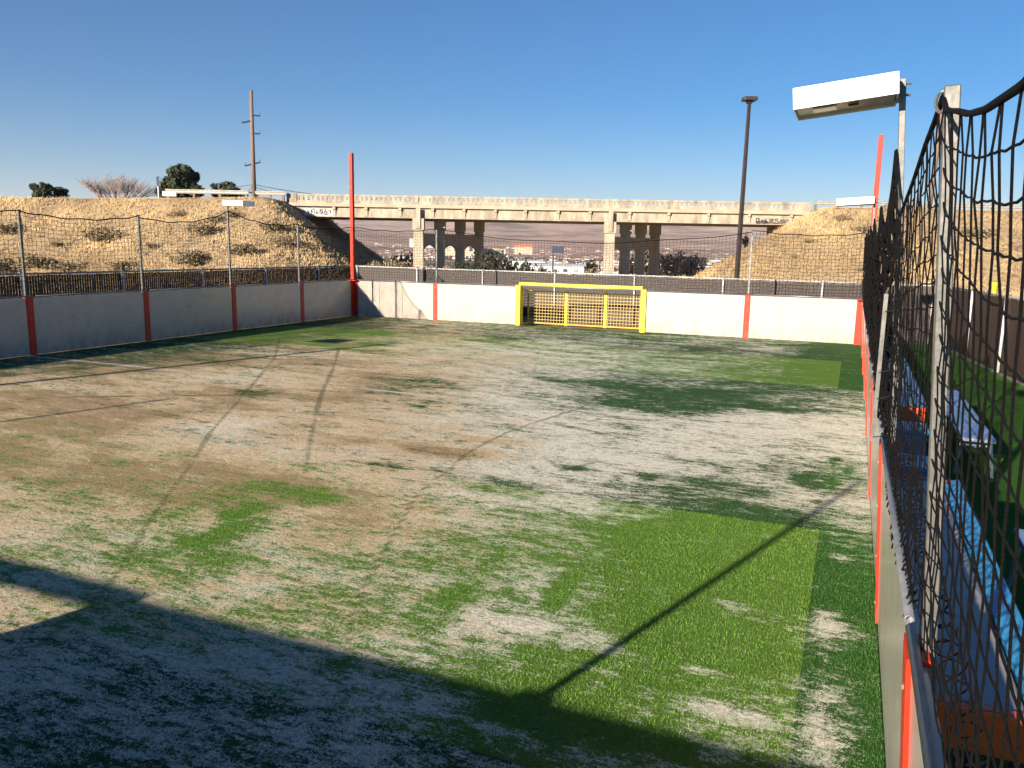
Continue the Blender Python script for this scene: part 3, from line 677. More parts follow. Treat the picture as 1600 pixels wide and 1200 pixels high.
# ------------------------------------------------------------------ turf inside the court
res = .06
xs = np.arange(XL-.02, XR+.02+1e-6, (XR-XL+.04)/272); ys = np.arange(YN-.02, YB+.02, .06)
GX, GY = np.meshgrid(xs, ys)
rows = [480, 520, 545, 570, 600, 630, 660, 700, 740, 780, 820, 870, 920, 980, 1040, 1100, 1160, 1240]
Stab = np.array([
 [0, 0, 0, 0, .1, .1, .4, .4, .3, .2, .2, .3, .3, .1, 0],
 [0, 0, 0, .02, .05, .2, .5, .58, .4, .3, .28, .36, .36, .1, 0],
 [.05, .1, .2, .35, .5, .66, .74, .76, .72, .62, .42, .36, .42, .1, 0],
 [.3, .5, .6, .7, .8, .85, .85, .8, .74, .66, .48, .38, .18, 0, 0],
 [.75, .8, .85, .85, .85, .85, .85, .8, .74, .6, .32, .22, .12, 0, 0],
 [.85, .9, .85, .85, .9, .9, .85, .8, .78, .55, .33, .42, .75, .6, .5],
 [.85, .85, .9, .9, .9, .9, .9, .85, .85, .85, .8, .85, .9, .9, .9],
 [.72, .78, .85, .88, .88, .88, .88, .82, .9, .92, .92, .92, .78, .78, .95],
 [.72, .72, .78, .82, .82, .82, .75, .80, .82, .85, .9, .82, .62, .5, .9],
 [.75, .68, .72, .72, .78, .78, .82, .75, .7, .72, .55, .25, .62, .8, .9],
 [.78, .7, .68, .56, .66, .75, .75, .66, .5, .4, .12, .05, .03, .35, .85],
 [.72, .68, .6, .5, .6, .5, .56, .48, .33, .26, .1, .05, .03, .05, .35],
 [.7, .7, .62, .56, .6, .56, .56, .45, .5, .26, .12, .08, .05, .05, .05],
 [.72, .7, .62, .58, .6, .6, .56, .6, .78, .45, .14, .12, .12, .42, 0],
 [.68, .68, .62, .58, .6, .64, .66, .45, .52, .36, .2, .15, .15, .15, 0],
 [.6, .58, .56, .56, .56, .6, .66, .56, .4, .3, .27, .36, .26, .42, 0],
 [.5, .5, .5, .5, .52, .56, .6, .5, .45, .36, .3, .25, .2, .5, 0],
 [.5]*14+[0]])
# where each vertex falls on the sampled chart
d0 = np.stack([GX, GY, np.full_like(GX, -CAM_Z)], -1)
zc = d0@np.array(fw); okm = zc > .3; zc = np.where(okm, zc, 1)
px = np.where(okm, 800+FPX*(d0@np.array(rt))/zc, 400); py = np.where(okm, 600-FPX*(d0@np.array(up))/zc, 1240)
px = np.clip(px, 0, 1399); py = np.clip(py, 480, 1239)
ri = np.clip(np.searchsorted(rows, py)-1, 0, len(rows)-2); ra = np.array(rows); ty = (py-ra[ri])/(ra[ri+1]-ra[ri])
ci = np.clip((px/100).astype(int), 0, 13); tx = px/100-ci
Sm = (Stab[ri, ci]*(1-tx)+Stab[ri, ci+1]*tx)*(1-ty)+(Stab[ri+1, ci]*(1-tx)+Stab[ri+1, ci+1]*tx)*ty
def seg_dist(poly):
    D = np.full(GX.shape, 1e9)
    P = [onground(*q) for q in poly]
    for a, c in zip(P[:-1], P[1:]):
        ab = c-a; t = np.clip(((GX-a[0])*ab[0]+(GY-a[1])*ab[1])/(ab@ab), 0, 1)
        D = np.minimum(D, np.hypot(GX-a[0]-t*ab[0], GY-a[1]-t*ab[1]))
    return D
def onground(x, y):
    d = fw+rt*((x-800)/FPX)-up*((y-600)/FPX); t = -CAM_Z/d.z; return np.array([d.x*t, d.y*t])
wob = (fbm(GX, GY, .5, 91)-.5)*.8 + (fbm(GX, GY, 1.3, 95, 5, 1.5)-.5)*1.6 + (fbm(GX, GY, .22, 97)-.5)*.5
Sm = Sm - 2.6*np.clip(fbm(GX, GY, 1.1, 151, 5, 1.7)-.585, 0, 1) - .7*np.clip(fbm(GX, GY, 2.6, 161, 5, 1.3)-.62, 0, 1)
def blob(x, y, wx, wy, amt, rot=0):                # soft patch: centre by chart position, size in metres
    c = onground(x, y); dx = GX-c[0]; dy = GY-c[1]; cr, sr = math.cos(rot), math.sin(rot)
    a = (dx*cr+dy*sr)/wx; b_ = (-dx*sr+dy*cr)/wy; q = np.sqrt(a*a+b_*b_)+wob*1.1
    return amt*np.clip(1.5-q*1.1, 0, 1)
for args in [(1120, 795, .55, .42, -.8), (1180, 770, .4, .3, -.5), (1080, 815, .3, .2, -.2), (1255, 752, .22, .45, -.75), (1306, 720, .10, .30, -.6), (1300, 755, .10, .22, -.6), (1275, 785, .14, .14, -.5), (1325, 735, .10, .3, -.5), (1110, 620, 1.5, 1.0, -.45), (1020, 635, 1.2, .5, -.4),
             (960, 600, 1.0, .4, -.3), (1130, 735, .2, .3, -.5), (1010, 745, .18, .14, -.6), (895, 730, .28, .12, -.85), (830, 990, .5, .34, .12), (930, 1000, .2, .12, .12), (1290, 975, .07, .2, .42), (1275, 1120, .06, .3, .42), (1300, 1165, .1, .08, .3), (1310, 870, .12, .16, .3), (1130, 1110, .3, .09, .5),
             (1145, 945, .2, .07, .42), (1090, 1048, .13, .05, .42), (1180, 963, .2, .07, .4), (350, 830, .2, .4, -.6), (375, 800, .1, .25, -.5), (620, 700+30, .35, .1, -.7), (255, 805, .2, .2, -.3), (310, 875, .4, .2, -.25), (700, 940, .15, .5, -.3), (870, 930, .12, .45, -.45),
             (1230, 660, .8, .5, .3), (1200, 545, .8, .5, .25)]:
    Sm = Sm+blob(*args)
Br = np.clip(1.15-(px-500)/420, 0, 1)*np.clip(1.25-(py-560)/520, .25, 1)
Br = Br*(.1+1.75*fbm(GX, GY, 1.7, 101, 5, 1.6))
for args in [(500, 565, .9, .5, .5), (60, 620, 1.0, .4, .6), (430, 755, 1.2, .35, .5), (700, 705, .9, .3, .7), (770, 690, .6, .2, .5), (260, 760, .9, .5, .35), (420, 615, 1.2, .25, .5)]:
    Br = Br+blob(*args)
Dk = np.zeros_like(GX)
for poly, wd in [([(438, 528), (430, 560), (375, 625), (330, 675), (300, 725), (262, 775), (225, 830), (190, 890), (150, 935), (60, 1010)], .034), ([(530, 545), (522, 575), (505, 612), (496, 640)], .045), ([(496, 640), (484, 700), (478, 740)], .03),
                 ([(1010, 590), (950, 615), (900, 640), (820, 665), (765, 688)], .03), ([(765, 688), (725, 712), (700, 735)], .04), ([(700, 735), (655, 770), (610, 845), (570, 920), (552, 965), (545, 1010), (535, 1100)], .02),
                 ([(580, 740), (650, 752), (735, 780)], .015), ([(600, 735), (680, 745), (760, 768)], .015), ([(590, 772), (640, 790), (700, 802)], .013), ([(860, 720), (880, 735), (930, 722)], .04), ([(1306, 735), (1300, 765), (1270, 790)], .03),
                 ([(100, 620), (260, 618), (400, 617)], .06), ([(900, 668), (1000, 690)], .03), ([(760, 660), (860, 672)], .03), ([(820, 655), (900, 668)], .03), ([(50, 910), (130, 905)], .01)]:
    D = seg_dist(poly)+wob*wd*.6
    Dk = np.maximum(Dk, np.clip(1.6-D/wd, 0, 1)*np.clip(.38+1.35*fbm(GX, GY, .7, 131), 0, 1))
for (x, y, a, c) in [(320, 659, .13, .08), (303, 671, .08, .10), (505, 534, .55, .3), (266, 632, .1, .1), (376, 568, .07, .05), (400, 598, .06, .05), (432, 603, .1, .07), (468, 614, .1, .05), (640, 1030, .05, .05), (690, 690, .14, .04), (655, 733, .3, .05), (1000, 545, 1.6, .45), (1130, 545, 1.2, .4), (1060, 560, 1.0, .2)]:  # footprints, a dark oval patch and other dark spots
    Dk = np.maximum(Dk, blob(x, y, a, c, .95))
me = bpy.data.meshes.new('court_turf')
n_, k_ = GX.shape; vtx = np.stack([GX.ravel(), GY.ravel(), (.006*(fbm(GX, GY, .35, 3)-.5)).ravel()], 1)
i = np.arange(n_*k_).reshape(n_, k_); q = np.stack([i[:-1, :-1].ravel(), i[:-1, 1:].ravel(), i[1:, 1:].ravel(), i[1:, :-1].ravel()], 1)
me.from_pydata(vtx.tolist(), [], q.tolist()); me.polygons.foreach_set('use_smooth', [True]*len(q))
ca = me.color_attributes.new('wear_and_marks', 'FLOAT_COLOR', 'POINT')
arr = np.stack([np.clip(np.where((Sm < .2) & (GY < 7.5), Sm-.2, np.where((Sm < .2) & (GY > 16) & (GX > -1.2), Sm-.2, Sm)), np.where(GY < 7.5, -.3, np.where(GY > 15.5, -.2, -.02)), .95), np.clip(Br, 0, 1.2), np.clip(Dk, 0, 1), np.ones_like(GX)], -1).astype(np.float32); ca.data.foreach_set('color', arr.ravel())
def turf_material():
    m, t, b = newmat('sanded_turf'); N = t.nodes; L = t.links
    tc = N.new('ShaderNodeTexCoord'); at = N.new('ShaderNodeAttribute'); at.attribute_name = 'wear_and_marks'
    sp = N.new('ShaderNodeSeparateColor'); L.new(at.outputs['Color'], sp.inputs[0])
    xyz = N.new('ShaderNodeSeparateXYZ'); L.new(tc.outputs['Object'], xyz.inputs[0])
    def noise(s, d=3, st=(1, 1, 1), r=.6, rot=0):
        mp = N.new('ShaderNodeMapping'); mp.inputs['Scale'].default_value = st; mp.inputs['Rotation'].default_value = (0, 0, rot); L.new(tc.outputs['Object'], mp.inputs[0])
        n = N.new('ShaderNodeTexNoise'); n.inputs['Scale'].default_value = s; n.inputs['Detail'].default_value = d; n.inputs['Roughness'].default_value = r
        L.new(mp.outputs[0], n.inputs['Vector']); return n.outputs[0]
    def mth(op, a, c=None, e=None, clamp=False):
        n = N.new('ShaderNodeMath'); n.operation = op; n.use_clamp = clamp
        for k, x in enumerate((a, c, e)):
            if x is None: continue
            if isinstance(x, (int, float)): n.inputs[k].default_value = x
            else: L.new(x, n.inputs[k])
        return n.outputs[0]
    def sstep(x, lo, hi):
        n = N.new('ShaderNodeMapRange'); n.interpolation_type = 'SMOOTHSTEP'; L.new(x, n.inputs[0]); n.inputs[1].default_value = lo; n.inputs[2].default_value = hi; return n.outputs[0]
    def mix(f, a, c, bl='MIX'):
        n = N.new('ShaderNodeMix'); n.data_type = 'RGBA'; n.blend_type = bl
        if isinstance(f, (int, float)): n.inputs[0].default_value = f
        else: L.new(f, n.inputs[0])
        for k, x in ((6, a), (7, c)):
            if isinstance(x, tuple): n.inputs[k].default_value = (*x, 1)
            else: L.new(x, n.inputs[k])
        return n.outputs[2]
    X, Y = xyz.outputs[0], xyz.outputs[1]
    # the mowing-like bands of the carpet: light / dark rolls, a border roll along the walls
    def band(v, lo, hi): return mth('MULTIPLY', mth('GREATER_THAN', v, lo), mth('LESS_THAN', v, hi))
    light = mth('ADD', band(Y, 3.25, 7.42), band(Y, 15.72, 19.8)); light = mth('MULTIPLY', light, band(X, -15.62, -.10))
    border = mth('SUBTRACT', 1, mth('MULTIPLY', band(X, -15.62, -.10), band(Y, .2, 22.9)))
    gn = noise(380, 2); gn2 = noise(7, 5)
    g_dark = mix(gn, (.012, .050, .014), (.055, .150, .038)); g_light = mix(gn, (.05, .12, .015), (.21, .39, .05)); g_bord = mix(gn, (.012, .055, .010), (.060, .185, .028))
    g = mix(light, g_dark, g_light); g = mix(border, g, g_bord)
    g = mix(mth('MULTIPLY', gn2, .35), g, (.04, .075, .02))
    # sand cover
    n1 = noise(1.7, 8, (.6, 1.5, 1), .7, .12); n2 = noise(7.5, 7, (.6, 1.55, 1), .75, -.1); n3 = noise(150, 2); n4 = noise(45, 3)
    s = mth('ADD', sp.outputs[0], mth('MULTIPLY', mth('SUBTRACT', n1, .5), 2.1))
    s = mth('ADD', s, mth('MULTIPLY', mth('SUBTRACT', n2, .5), 3.0))
    s0 = s
    s = mth('ADD', s, mth('MULTIPLY', mth('SUBTRACT', n3, .5), 2.0)); s = mth('ADD', s, mth('MULTIPLY', mth('SUBTRACT', n4, .5), 1.6))
    nf = noise(11, 9, (.85, 1.2, 1), .88)
    s = mth('ADD', s, mth('MULTIPLY', mth('SUBTRACT', nf, .5), 2.6))
    s = mth('SUBTRACT', s, .03)
    mask = sstep(s, .36, .58)
    sand_c = mix(n3, (.80, .74, .58), (1.0, .98, .84))
    tan_c = mix(n3, (.62, .46, .275), (1.0, .79, .52))
    brn_c = mix(n4, (.26, .165, .08), (.50, .33, .17))
    bw = mth('ADD', sp.outputs[1], mth('MULTIPLY', mth('SUBTRACT', n2, .5), 2.0)); bw = mth('ADD', bw, mth('MULTIPLY', mth('SUBTRACT', noise(2.6, 7, (.6, 1.6, 1), .72, .2), .5), 1.5))
    sc1 = mix(sstep(bw, .18, .85), sand_c, tan_c); sc1 = mix(mth('MULTIPLY', sstep(bw, .82, 1.3), .85), sc1, brn_c)
    grit = noise(23, 8, (.8, 1.25, 1), .9)
    sc1 = mix(mth('MULTIPLY', mth('SUBTRACT', 1, sstep(grit, .41, .54)), .8), sc1, mix(.68, sc1, (.16, .115, .06)))
    g = mix(mth('MULTIPLY', mth('SUBTRACT', 1, sstep(grit, .40, .54)), .5), g, mix(.7, g, (.004, .015, .004)))
    # half-buried fibres show in thin sand
    thin = mth('SUBTRACT', 1, sstep(s0, .45, 1.05)); fib = mth('MULTIPLY', sstep(gn, .52, .60), thin)
    sc1 = mix(mth('MULTIPLY', fib, .75), sc1, mix(.5, g, (.10, .10, .04)))
    c = mix(mask, g, sc1)
    # painted centre line, hidden where sand lies deep
    ln = mth('MULTIPLY', band(Y, 11.51, 11.60), mth('LESS_THAN', X, 0.0)); ln = mth('MULTIPLY', ln, mth('SUBTRACT', 1, sstep(sp.outputs[0], .55, 1.0)))
    ln = mth('MULTIPLY', ln, sstep(n4, .32, .5)); c = mix(mth('MULTIPLY', ln, .8), c, (.75, .75, .70))
    # wheel ruts, scuffs, footprints and a dark oval patch
    dark_mark = mth('MULTIPLY', sstep(mth('ADD', mth('ADD', sp.outputs[2], mth('MULTIPLY', mth('SUBTRACT', n4, .5), .9)), mth('MULTIPLY', mth('SUBTRACT', n2, .5), 1.6)), .45, .85), .55)
    c = mix(dark_mark, c, mix(gn2, (.07, .055, .03), (.075, .10, .035)))
    L.new(c, b.inputs['Base Color']); b.inputs['Roughness'].default_value = .95; b.inputs['Specular IOR Level'].default_value = .12
    h = mth('ADD', mth('MULTIPLY', nf, 2.2), mth('MULTIPLY', n3, 1.0)) if True else None; h = mth('ADD', h, 0)
    h = mth('ADD', h, mth('MULTIPLY', gn, .5)); h0_ = mth('ADD', mth('MULTIPLY', n3, 0.0), mth('MULTIPLY', gn, .5)); h = mth('ADD', h, mth('MULTIPLY', n4, 1.4)); h = mth('ADD', h, mth('MULTIPLY', n2, 3.0)); h = mth('SUBTRACT', h, mth('MULTIPLY', dark_mark, 1.6))
    bp = N.new('ShaderNodeBump'); bp.inputs['Strength'].default_value = .8; bp.inputs['Distance'].default_value = .016
    L.new(h, bp.inputs['Height']); L.new(bp.outputs[0], b.inputs['Normal'])
    return m
me.materials.append(turf_material())
o = bpy.data.objects.new('court_turf', me); COL.objects.link(o); tag(o, kind='structure')
# turf outside on the right
b = MB(); b.add([(XR+.1, -8, -.02), (5.2, -8, -.02), (4.2, 10.2, -.02), (2.28, 25.0, -.02), (XR+.1, 25.0, -.02)], [(0, 1, 2, 3, 4)])
M_TURF2 = mat('green_turf', (.075, .19, .025), (.035, .105, .014), rough=.95, scale=160, bump=.8, bscale=260, detail=3, spec=.1)
tag(b.build('outer_turf', M_TURF2), kind='structure')
b = MB(); b.add([(1.0, -8, -.03), (14, -8, -.03), (14, 26, -.03), (1.0, 26, -.03)], [(0, 1, 2, 3)])
tag(b.build('gravel', mat('gravel', (.20, .17, .14), (.12, .1, .085), rough=.95, scale=30, bump=.8, bscale=60)), kind='structure')

# real blades of turf close to the viewer
def turf_blades(n, seed):
    r = np.random.default_rng(seed); y = YN+.1+ (r.random(n)**1.5)*8.0+2.3; x = XR+.015 - r.random(n)**1.2*8.0
    k = np.floor((x-xs[0])/(xs[1]-xs[0])).astype(int).clip(0, len(xs)-1); j = np.floor((y-ys[0])/.06).astype(int).clip(0, len(ys)-1)
    s = Sm[j, k]; keep = r.random(n) > np.clip(s*1.25+.05, .02, .97); x, y = x[keep], y[keep]; n = len(x)
    pale_roll = ((y > 3.25) & (y < 7.42) & (x < -.10)); bord = x > -.10  # fibre colour follows the carpet: pale green roll, border roll
    a = r.uniform(0, 6.28, n); h = r.uniform(.007, .018, n); lw = r.uniform(.0008, .0016, n); ln = r.uniform(.2, 1.0, n)*h
    P0 = np.stack([x-np.sin(a)*lw, y+np.cos(a)*lw, np.zeros(n)], 1); P1 = np.stack([x+np.sin(a)*lw, y-np.cos(a)*lw, np.zeros(n)], 1)
    P2 = np.stack([x+np.cos(a)*ln, y+np.sin(a)*ln, h], 1)
    V = np.stack([P0, P1, P2], 1).reshape(-1, 3); me = bpy.data.meshes.new('turf_blades')
    me.vertices.add(3*n); me.vertices.foreach_set('co', V.ravel()); me.loops.add(3*n); me.loops.foreach_set('vertex_index', np.arange(3*n))
    me.polygons.add(n); me.polygons.foreach_set('loop_start', np.arange(n)*3); me.update(calc_edges=True)
    col = np.where(pale_roll[:, None], np.array([[.17, .33, .045]]), np.where(bord[:, None], np.array([[.05, .17, .025]]), np.array([[.045, .115, .035]])))*r.uniform(.35, 1.3, n)[:, None]*np.array([[1, 1, 1]])+np.outer(r.random(n)**3*.07, [1, .95, .4])
    ca = me.color_attributes.new('tint', 'FLOAT_COLOR', 'POINT'); c4 = np.ones((n, 3, 4), np.float32); c4[:, :, :3] = col[:, None, :]; ca.data.foreach_set('color', c4.ravel())
    me.materials.append(mat('turf_fibre', (1, 1, 1), (.8, .85, .75), rough=.6, scale=3, attr='tint', spec=.25))
    o = bpy.data.objects.new('turf_blades', me); COL.objects.link(o); return tag(o, 'short green plastic grass fibres of the court carpet near the right wall', 'grass', kind='stuff')
turf_blades(800000, 8)

# ------------------------------------------------------------------ perimeter walls
def wall(name_label, A, B, stations, openings=(), seams=(), inward=None, corner=True):
    """A->B along the court edge; stations = distances of the red posts; openings = (t0,t1)"""
    A = Vector((*A, 0)); B = Vector((*B, 0)); L = (B-A).length; d = (B-A).normalized(); n = Vector(inward)
    root = empty('perimeter_wall', (A+B)/2, name_label, 'wall'); o = (A+B)/2
    at = lambda t, s, z: A+d*t+n*s+Vector((0, 0, z))-o
    cuts = sorted(set([0, L]+list(stations)+list(seams)+[x for q in openings for x in q]))
    for a, c in zip(cuts[:-1], cuts[1:]):
        if any(a >= q[0]-.01 and c <= q[1]+.01 for q in openings): continue
        g = .006
        m = MB(); m.obox(at((a+c)/2, -.025, H/2+.005), d*((c-a)/2-g), n*.0245, (0, 0, H/2-.005)); bevel(m.build('panel', M_WALL, root), .004, 1)
    for s_ in seams:
        m = MB(); m.obox(at(s_, -.026, H/2), d*.012, n*.02, (0, 0, H/2-.01)); m.build('seam_strip', M_GALV, root)
    for t in stations:
        m = MB(); m.obox(at(t, .007, H/2), d*.078, n*.007, (0, 0, H/2)); m.obox(at(t, -.02, H+.008), d*.095, n*.032, (0, 0, .010)); po = m.build('post', M_RED, root)
        m = MB()
        for zz in (.12, .45, .8, 1.1): m.obox(at(t, .016, zz), d*.008, n*.004, (0, 0, .008))
        m.build('screws', M_SCREW, po)
    # back frame and top pipe
    for z_ in (.1, .65):
        m = MB(); segs = [(0, L)] if not openings else [(0, openings[0][0]), (openings[0][1], L)]
        for a, c in segs: m.obox(at((a+c)/2, -.085, z_), d*((c-a)/2), n*.03, (0, 0, .03))
        m.build('back_rail', M_GALV, root)
    edges = [0]+list(stations)+[L]
    for a, c in zip(edges[:-1], edges[1:]):
        if any(a >= q[0]-.3 and c <= q[1]+.3 for q in openings): continue
        if c-a < .5 or n.y > .5: continue
        m = MB(); m.tube([at(a+.16, -.008, H+.035), at(c+.10, -.008, H+.035)], .0165, 10, cap=False); pp = m.build('top_pipe', M_PIPE, root, True)
        so_ = pp.modifiers.new('solid', 'SOLIDIFY'); so_.thickness = .004
    return root
stR = [y-YN for y in PY]
wall('grey looking shaded white board wall with red posts along the left side of the court', (XL, YN), (XL, YB), stR[::-1], inward=(1, 0, 0))
rw = wall('white board wall with red posts edge on at the right side of the court', (XR, YN), (XR, YB), [y-YN for y in PR][::-1], inward=(-1, 0, 0))
rw.location.x += .022; rw.rotation_euler = (0, -.064, 0)
bst = [.32-.32+.001]
B1, B2 = -12.80, -2.73
wall('bright sunlit white board wall with the yellow goal at the far end', (XL, YB), (XR, YB), [B1-XL, B2-XL], openings=[(GX0-XL, GX1-XL)], seams=[1.05, 1.95], inward=(0, -1, 0))
wall('white board wall at the near end of the court, behind the viewer', (XL, YN), (XR, YN), [B1-XL, B2-XL], openings=[(GX0-XL, GX1-XL)], inward=(0, 1, 0)).scale.z = 1.065
# corner posts: low red corner plus tall red mast
for (x, y, sx, sy, lab) in ((XL, YB, 1, -1, 'tall red mast at the back left corner of the court'), (XR, YB, -1, -1, 'tall red mast at the back right corner, behind the far right floodlight'),
                            (XL, YN, 1, 1, 'tall red mast at the near left corner, out of view'), (XR, YN, -1, 1, 'tall red mast at the near right corner, out of view')):
    r = empty('corner_mast', (x, y, 0), lab, 'mast', 'tall red corner masts')
    m = MB(); m.obox((sx*.006, sy*.09, H/2), (.008, 0, 0), (0, .085, 0), (0, 0, H/2)); m.obox((sx*.09, sy*.006, H/2), (.085, 0, 0), (0, .008, 0), (0, 0, H/2)); m.build('corner_plate', M_RED, r)
    m = MB(); m.obox((sx*.06, sy*.06, H+.012), (.13, 0, 0), (0, .13, 0), (0, 0, .012)); m.build('cap_plate', M_RED, r)
    m = MB(); lean = .0
    m.obox((-sx*.05, -sy*.05, 5.5/2+.02), (.062, 0, 0), (0, .062, 0), (0, 0, 5.5/2)); bevel(m.build('mast', M_RED, r), .008)
    m = MB()
    for zz in (1.6, 2.9, 3.1): m.obox((-sx*.05, -sy*.05, zz), (.068, 0, 0), (0, .068, 0), (0, 0, .012))
    m.build('clamps', M_RED, r)

# goals
def goal(y0, dirn, lab):
    r = empty('goal', ((GX0+GX1)/2, y0, 0), lab, 'goal'); cx = (GX0+GX1)/2; hw = (GX1-GX0)/2; D = .70*dirn; th = H+.06
    for sx in (-1, 1):
        ph_ = th if dirn > 0 else th+.09; m = MB(); m.obox((sx*(hw+.02), -dirn*.03, ph_/2), (.08, 0, 0), (0, .03, 0), (0, 0, ph_/2)); bevel(m.build('post', M_YEL, r), .006, 1)
        m = MB(); m.obox((sx*(hw-.035), dirn*.11, th/2), (.022, 0, 0), (0, .10, 0), (0, 0, th/2)); m.build('post_return', M_YEL, r)
        m = MB(); m.tube([(sx*(hw-.03), dirn*.02, H-.03), (sx*(hw-.05), D, H-.14), (sx*(hw-.05), D, 0.02)], .028, 6)
        m.tube([(sx*(hw-.04), dirn*.03, .03), (sx*(hw-.05), D, .03)], .026, 6); m.build('side_frame', M_YEL, r)
    m = MB(); m.obox((0, -dirn*.03, th+.045), (hw-.02, 0, 0), (0, .045, 0), (0, 0, .045)); bevel(m.build('crossbar', M_YEL, r), .01)
    m = MB(); m.tube([(-hw+.05, D, H-.14), (hw-.05, D, H-.14)], .011, 6); m.build('back_bar', M_YEL, r)
    m = MB(); m.tube([(-hw+.05, D, .03), (hw-.05, D, .03)], .011, 6); m.build('ground_bar', M_YEL, r)
    for xx in (-.33*hw, .32*hw):
        m = MB(); m.obox((xx, D+dirn*.05, (H-.1)/2), (.045, 0, 0), (0, .03, 0), (0, 0, (H-.1)/2)); m.build('back_upright', M_YEL, r)
        m = MB(); m.tube([(xx, -dirn*.0, th+.0), (xx, D, H-.12)], .012, 5); m.build('roof_tie', M_YEL, r)
    m = MB(); c = .1
    x = -hw+.06
    while x < hw-.04: m.tube([(x+random.uniform(-.006, .006), D-dirn*.03, H-.15), (x, D-dirn*.04, .03)], .0075, 4, cap=False); x += c
    z = .06
    while z < H-.14: m.tube([(-hw+.05, D-dirn*.035, z), (0, D-dirn*.03, z-.008), (hw-.05, D-dirn*.035, z)], .009, 4, cap=False); z += c
    m.build('back_net', M_YNET, r)
    m = MB()
    for sx in (-1, 1):
        yy = .1
        while yy < .70: m.tube([(sx*(hw-.05), dirn*yy, H-.04-.11*yy), (sx*(hw-.05), dirn*yy, .03)], .006, 3, cap=False); yy += c
        z = .06
        while z < H-.14: m.tube([(sx*(hw-.05), 0, z), (sx*(hw-.05), D, z)], .006, 3, cap=False); z += c
    m.build('side_net', M_ROPE, r)
    return r
goal(YB, 1, 'yellow framed recessed goal with a tan net at the far end wall')
goal(YN, -1, 'yellow framed recessed goal at the near end, out of view').scale.z = .955

# ------------------------------------------------------------------ net poles
ordn = ['first', 'second', 'third', 'fourth', 'fifth', 'sixth', 'seventh', 'eighth']
def net_pole(p0, p1, r, lab, cat='net pole', sq=.026):
    o = Vector((p0[0], p0[1], 0)); root = empty('net_pole', o, lab, cat, 'galvanised net poles standing round the court wall')
    a = Vector(p0)-o; c = Vector(p1)-o; dd = (c-a).normalized(); ax = Vector((1, 0, 0))-dd*dd.x; ax.normalize(); ay = dd.cross(ax)
    m = MB(); m.add([q+ax*i*sq+ay*j*sq for q in (a, c) for i, j in ((-1,-1),(1,-1),(1,1),(-1,1))], [(0,3,2,1),(4,5,6,7),(0,1,5,4),(1,2,6,5),(2,3,7,6),(3,0,4,7)])
    bevel(m.build('pole', M_GALV, root), .003, 1)
    m = MB(); q = c-dd*.04
    h_ = [q+ax*(-.022-.018*math.sin(t))*1+Vector((0, 0, .03*math.cos(t)+.0)) for t in np.linspace(0, 3.9, 9)]
    m.tube(h_, .005, 5); m.build('net_hook', M_GALV, root)
    return root
def lean_x(z): return .287 - (z-1.25)*.057        # the right-hand net plane leans toward the court
for i, y in enumerate(PY):
    tall = i in (1, 5)
    top = 3.58 if tall else 3.04
    lab = f'{ordn[i]} net pole from the back corner on the left wall' + (', carrying the white floodlight' if tall else '')
    net_pole((XL-.09, y, .3), (XL-.10, y, top), .026, lab, sq=.023)
    y = PR[i]
    lab = f'{ordn[i]} net pole from the back corner on the right wall' + (', carrying a floodlight' if tall else '')
    tz = 3.52 if tall else (2.925 if i == 6 else 2.95)
    xt = .18 if i == 5 else (.212 if i == 6 else .26)
    xb = .325 if i == 6 else .345
    net_pole((xb, y, 1.0 if i > 3 else .3), (xt, y, tz), .026, lab, sq=.021 if i == 6 else .0185)
for k, (yy, e) in enumerate(((YB, .09), (YN, -.09))):
    for x, nm in ((B1, 'left'), (B2, 'right')):
        net_pole((x, yy+e, .3), (x, yy+e, 3.0), .026, f'net pole on the {"far" if k == 0 else "near"} end wall, {nm} of the goal')
# short steel stub by the wall top
r = empty('stub_post', (0.225, 5.52, 0), 'short grey steel stub post standing on the right wall beneath the near floodlight', 'post')
m = MB(); m.obox((-.03, 0, 1.74), (.012, 0, 0), (0, .014, 0), (.0, 0, .47)); m.build('post', M_GALV, r)
m = MB(); m.tube([(-.03, 0, 2.21), (-.02, 0, 2.25)], .008, 5); m.build('bolt', M_BLK, r)
for zz in (1.3, 1.55, 1.72, 2.1): MB().tube([(-.03, -.022, zz), (.02, -.022, zz+.01), (.03, -.01, zz+.02)], .003, 4).build('cable_tie', M_BLK, r)

